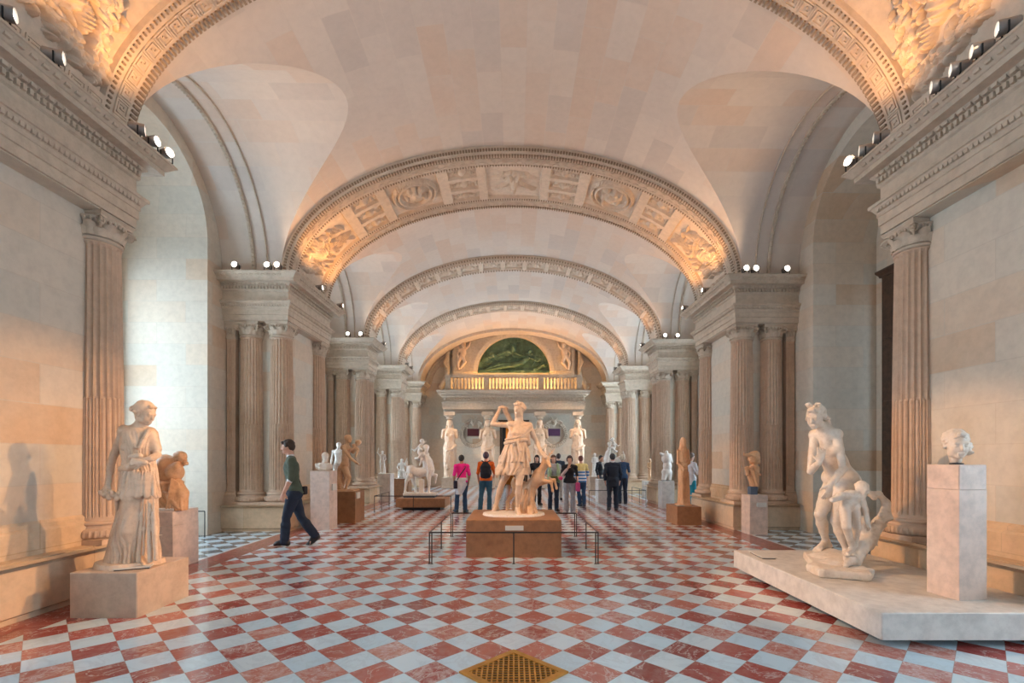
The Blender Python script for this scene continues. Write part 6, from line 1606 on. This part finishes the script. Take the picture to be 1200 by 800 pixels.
person(X_(667.5,12.95),12.95,1.58,-.05,'woman in a black top and grey trousers with a pink handbag',dict(ela=(-.27,-.10,1.12),wra=(-.06,-.19,1.38),hda=((.4,.0,.9),(0,1,0),.6,-1),toea=(-.20,-.15,.03),face=(-.15,-1,-.1)),(.012,.014,.02),(.30,.31,.34),(.035,.015,.015),fem=True,sleeve=.9,hairlen=.05,flare=.012,shoes=(.3,.3,.32),extra=ex_pinkbag)
person(X_(654.5,17.0),17.0,1.66,back,'man with dark hair in a dark blue jacket, farther back between the two women',dict(),(.02,.04,.07),(.45,.40,.35),(.05,.03,.03),sleeve=1.9,h=.012)
person(X_(629,15.2),15.2,1.60,.2,'long-haired woman dressed in black, partly hidden behind the huntress arm and deer',dict(face=(-.3,-1,-.1)),(.012,.012,.018),(.012,.015,.02),(.015,.01,.01),fem=True,sleeve=1.8,hairlen=.22,h=.012)
person(X_(681,14.7),14.7,1.58,back+.2,'visitor in a yellow, blue and white striped top seen from behind',dict(ela=(-.27,-.06,1.13),anb=(.0,-.1,.085),toeb=(.02,-.28,.03),knb=(.06,-.08,.5),face=(-.4,-1,0)),(.75,.62,.25),(.02,.06,.14),(.14,.05,.04),stripes=((.03,.16,.42),(.62,.66,.72),1.12),sleeve=1.3,long_top=.08,h=.012,shoes=(.02,.03,.06))
def ex_jacket(t,J,s,v):
    B=Sdf(.011,.03); B.loft([(J['pelvis'][2]-.22*s,0,.01,.19*s,.14*s,.006),(J['pelvis'][2]+.12*s,0,0,.175*s,.13*s,.003),(J['pelvis'][2]+.4*s,0,0,.2*s,.13*s,.002)],n=6); B.mesh('jacket_skirt',cloth('navy_suit',(.010,.022,.045)),t)
    B=Sdf(.01,.01); B.cap(J['neck']+v(0,0,.0),J['neck']+v(0,0,.03),.068*s,.064*s); B.mesh('shirt_collar',cloth('white_collar',(.6,.6,.62)),t)
person(X_(718,13.6),13.6,1.64,back-.1,'man in a dark navy suit walking away from the camera, right of the nave',dict(ana=(.115*-1,-.08,.085),toea=(-.13,-.26,.03),kna=(-.1,-.10,.5),anb=(.12,.12,.12),toeb=(.13,-.05,.03),ela=(-.25,.0,1.13),elb=(.245,.06,1.13)),(.010,.022,.045),(.010,.022,.045),(.02,.02,.025),sleeve=1.9,extra=ex_jacket)
person(X_(729.5,15.6),15.6,1.62,back,'grey-haired woman in a dark blue top walking beside the suited man',dict(anb=(.12,.10,.10),toeb=(.13,-.08,.03)),(.02,.05,.11),(.012,.02,.04),(.55,.45,.33),fem=True,sleeve=.95,hairlen=.04,h=.012,sk='fair')
person(X_(704,18.4),18.4,1.60,.6,'dark-haired visitor in black standing left of the white group, far end of the nave',dict(),(.012,.015,.02),(.02,.02,.03),(.01,.01,.01),sleeve=1.9,h=.013,sk='tan')
def ex_cap(t,J,s,v): pass
person(X_(809,13.4),13.4,1.66,PI*.60,'visitor in a loose white shirt and turquoise trousers behind the tall veiled statue',dict(ela=(-.22,-.10,1.15),wra=(-.10,-.28,1.22),hda=((.3,-.6,.5),(1,0,0),.5,-1),face=(0,-1,-.25)),(.70,.70,.74),(.02,.30,.42),(.16,.11,.08),sleeve=1.4,long_top=.12,h=.011)
ZC=5.32
class Ell:
    def __init__(s,a,b,z0=ZC,n=400):
        s.a=a;s.b=b;s.z0=z0
        t=np.linspace(0,PI,n); x=a*np.cos(t); z=b*np.sin(t)
        d=np.hypot(np.diff(x),np.diff(z)); s.S=np.concatenate([[0],np.cumsum(d)]); s.t=t; s.L=float(s.S[-1])
    def at(s,u,off=0):
        """u arc length from +x springing; off toward the room"""
        t=float(np.interp(u,s.S,s.t)); x=s.a*math.cos(t); z=s.b*math.sin(t)
        nx,nz=math.cos(t)/s.a,math.sin(t)/s.b; l=math.hypot(nx,nz); nx/=l;nz/=l
        return x-nx*off, s.z0+z-nz*off
EB=Ell(4.85,2.76)
# ------------------------------------------------------------------ cornice spotlights
EXPO=-.05
M['lamp_body']=simple('lamp_body',(.30,.28,.26),.4,.3)
M['lens']=emis('lamp_lens',(1,.90,.78),14)
def lamp_mesh():
    t=thing('spotlight',(0,0,0)); m=MB(); m.lathe([(.045,-.10),(.055,-.09),(.06,.0),(.066,.03),(.066,.06),(.058,.06),(.05,.02)],16,cap=False); m.lathe([(.045,-.10),(.001,-.10)],16,cap=False)
    m.v=[(x,-z,y) for x,y,z in m.v]; m.v=[(x,y,z+.12) for x,y,z in m.v]; hs=m.build('housing',M['lamp_body'],t,smooth=True,ang=40)
    m=MB(); m.lathe([(.001,.045),(.05,.035),(.054,.03)],16,cap=False); m.v=[(x,-z,y+.12) for x,y,z in m.v]; m.build('lens',M['lens'],hs,smooth=True)
    m=MB(); m.tube([(-.075,0,.12),(-.075,0,.03),(0,0,.01),(.075,0,.03),(.075,0,.12)],.008,6); m.lathe([(.04,0),(.04,.012)],12); m.build('bracket',M['metal'],t); return t
lm=None
def lamp(x,y,yaw,label):
    global lm
    if lm is None: lm=lamp_mesh(); t=lm
    else: t=copy_tree(lm)
    t.location=(x,y,ZC+.001); t.rotation_euler=(0,0,yaw); tag(t,label,'spotlight','spotlights on the cornices'); return t
def spot(loc,tgt,power,size,color=(1,.70,.42),blend=.5,rad=.05):
    l=bpy.data.lights.new('spot_beam','SPOT'); l.energy=power; l.spot_size=math.radians(size); l.spot_blend=blend; l.color=color; l.shadow_soft_size=rad
    o=bpy.data.objects.new('spot_beam',l); COL.objects.link(o); o.location=loc
    o.rotation_euler=(Vector(tgt)-Vector(loc)).to_track_quat('-Z','Y').to_euler(); return o
LP=[(-1,1,4.15,0,'nearest the frame edge'),(-1,1,4.60,0,'second from the frame edge'),(-1,1,5.62,0,'third along the cornice'),(-1,1,5.84,.5,'fourth along the cornice'),(-1,1,6.07,.8,'at the corner tip'),
    (1,1,4.12,0,'nearest the frame edge'),(1,1,4.36,0,'second from the frame edge'),(1,1,4.58,0,'third from the frame edge'),(1,1,4.80,0,'fourth from the frame edge'),(1,1,5.60,0,'third from the corner tip'),(1,1,5.84,0,'second from the corner tip'),(1,1,6.08,.8,'at the corner tip')]
word={1:'foreground',2:'second',3:'third',4:'fourth'}
for sg,pi,y,tw,l in LP: lamp(4.45*sg,y,(-PI/2-.5+tw if sg>0 else PI/2+.5-tw),'spotlight on the %s foreground cornice, %s'%(SIDE[sg],l))
for sg in (-1,1):
    for x,l in ((4.80,'front edge, near the corner'),(5.0,'front edge, farther from the corner'),(5.65,'front edge, by the window')):
        lamp(x*sg,9.64,0,'spotlight on the %s cornice of the second pier, %s'%(SIDE[sg],l))
    for y,l in ((10.9,'midway along the aisle side'),(12.2,'at the far corner')): lamp(4.45*sg,y,(-PI/2 if sg>0 else PI/2),'spotlight on the %s cornice of the second pier, %s'%(SIDE[sg],l))
    for x,l in ((4.85,'front edge, near the corner'),(5.25,'front edge, farther from the corner')): lamp(x*sg,15.03,0,'spotlight on the %s cornice of the third pier, %s'%(SIDE[sg],l))
    lamp(4.46*sg,16.3,(-PI/2 if sg>0 else PI/2),'spotlight on the %s cornice of the third pier, at its far corner'%SIDE[sg])
    for y,l in ((19.9,'near end'),(20.7,'far end')): lamp(4.46*sg,y,(-PI/2 if sg>0 else PI/2),'spotlight on the %s cornice of the fourth pier, %s'%(SIDE[sg],l))
# beams: grazing the arch bands
for pi,pw in ((1,62),(2,72),(3,26),(4,26)):
    y0,y1=PIERS[pi]
    for sg in (-1,1):
        n=2 if pi<3 else 1
        for k in range(n):
            yy=y0+(y1-y0)*((k+.5)/n); spot((4.12*sg,yy,ZC+.10),(3.75*sg,yy,7.0),pw,140,(1,.48,.15),.7,.08)
for sg in (-1,1):
    for (x,y,ty,pw) in ((4.9,9.60,7.6,75),(4.9,15.0,13.4,60),(4.9,19.5,17.8,50),(4.45,6.02,8.2,40)):
        spot((x*sg,y,ZC+.16),(.6*sg,ty,8.2),pw,125,(1,.70,.46),.8,.08)
# beams on the sculptures
WARM=(1,.54,.25)
spot((4.40,5.92,ZC+.10),(-3.9,4.85,1.3),2200,24,WARM)
spot((4.40,6.05,ZC+.10),(-5.0,6.8,1.1),700,14,WARM)
spot((4.40,4.50,ZC+.10),(-3.95,4.9,1.25),1300,17,WARM)
spot((4.40,4.30,ZC+.10),(0,7.9,1.4),260,24,WARM)
spot((-4.40,6.05,ZC+.10),(3.7,5.3,.9),2900,24,WARM)
spot((-4.40,5.92,ZC+.10),(0,7.95,1.4),1100,30,WARM)
spot((4.40,6.10,ZC+.10),(0,7.95,1.4),1100,30,WARM)
spot((-4.40,10.9,ZC+.10),(4.9,9.6,1.1),1500,12,WARM)
spot((-4.40,11.9,ZC+.10),(3.9,11.1,1.1),900,16,WARM)
spot((4.40,10.9,ZC+.10),(-3.9,11.2,1.1),600,18,WARM)
spot((4.40,9.9,ZC+.10),(-2.7,14.2,1.1),600,18,WARM)
for sg in (-1,1):
    for x in (3.15,1.28): spot((4.40*sg,20.0,ZC+.10),(x*sg,23.3,2.2),420,40,(1,.66,.42))
    spot((4.46*sg,15.6,ZC+.1),(0,25,6.2),500,26,WARM)
    spot((4.4*sg,11.5,ZC+.1),(1.0*sg,12.5,0),300,60,WARM)
    spot((4.4*sg,5.2,ZC+.1),(4.6*-sg,8.0,1.0),200,60,WARM)

# the right-hand side of the hall runs slightly deeper than the left: shear the built fabric
KS=.018
def sheared(y,x): return y+KS*(x+4.7)
skip=('floor','wall_back','wall_front')
for o in list(COL.objects):
    if o.parent is not None or o.name in skip or o.name.startswith('door'): continue
    if o.get('kind')=='structure' and o.type=='MESH' or o.name.startswith('trim'):
        for q in ([o] if o.type=='MESH' else [])+list(o.children):
            if q.type!='MESH': continue
            me=q.data; n=len(me.vertices); a=np.empty(n*3,np.float32); me.vertices.foreach_get('co',a); a=a.reshape(-1,3); a[:,1]+=KS*(a[:,0]+4.7); me.vertices.foreach_set('co',a.ravel()); me.update()
    elif o.name.split('.')[0] in ('fluted_column','pilaster','spotlight','shutter') or (o.name.startswith('window') and abs(o.location.x)>5) or (o.type=='LIGHT' and o.name.startswith('spot')):
        o.location.y=sheared(o.location.y,o.location.x)
# ------------------------------------------------------------------ camera, world, view
cam=bpy.data.cameras.new('camera'); co=bpy.data.objects.new('camera',cam); COL.objects.link(co); SC.camera=co
co.location=(0,0,1.55); co.rotation_euler=(PI/2,0,0)
cam.sensor_width=36; cam.lens=36*555/1200; cam.shift_x=-2/1200; cam.shift_y=135/1200; cam.clip_start=.05; cam.clip_end=200
w=bpy.data.worlds.new('sky'); SC.world=w; w.use_nodes=True
bg=w.node_tree.nodes['Background']; bg.inputs[0].default_value=(.6,.75,1,1); bg.inputs[1].default_value=.6
SC.view_settings.view_transform='Standard'; SC.view_settings.look='None'; SC.view_settings.gamma=1; SC.view_settings.use_curve_mapping=False
SC.view_settings.exposure=EXPO
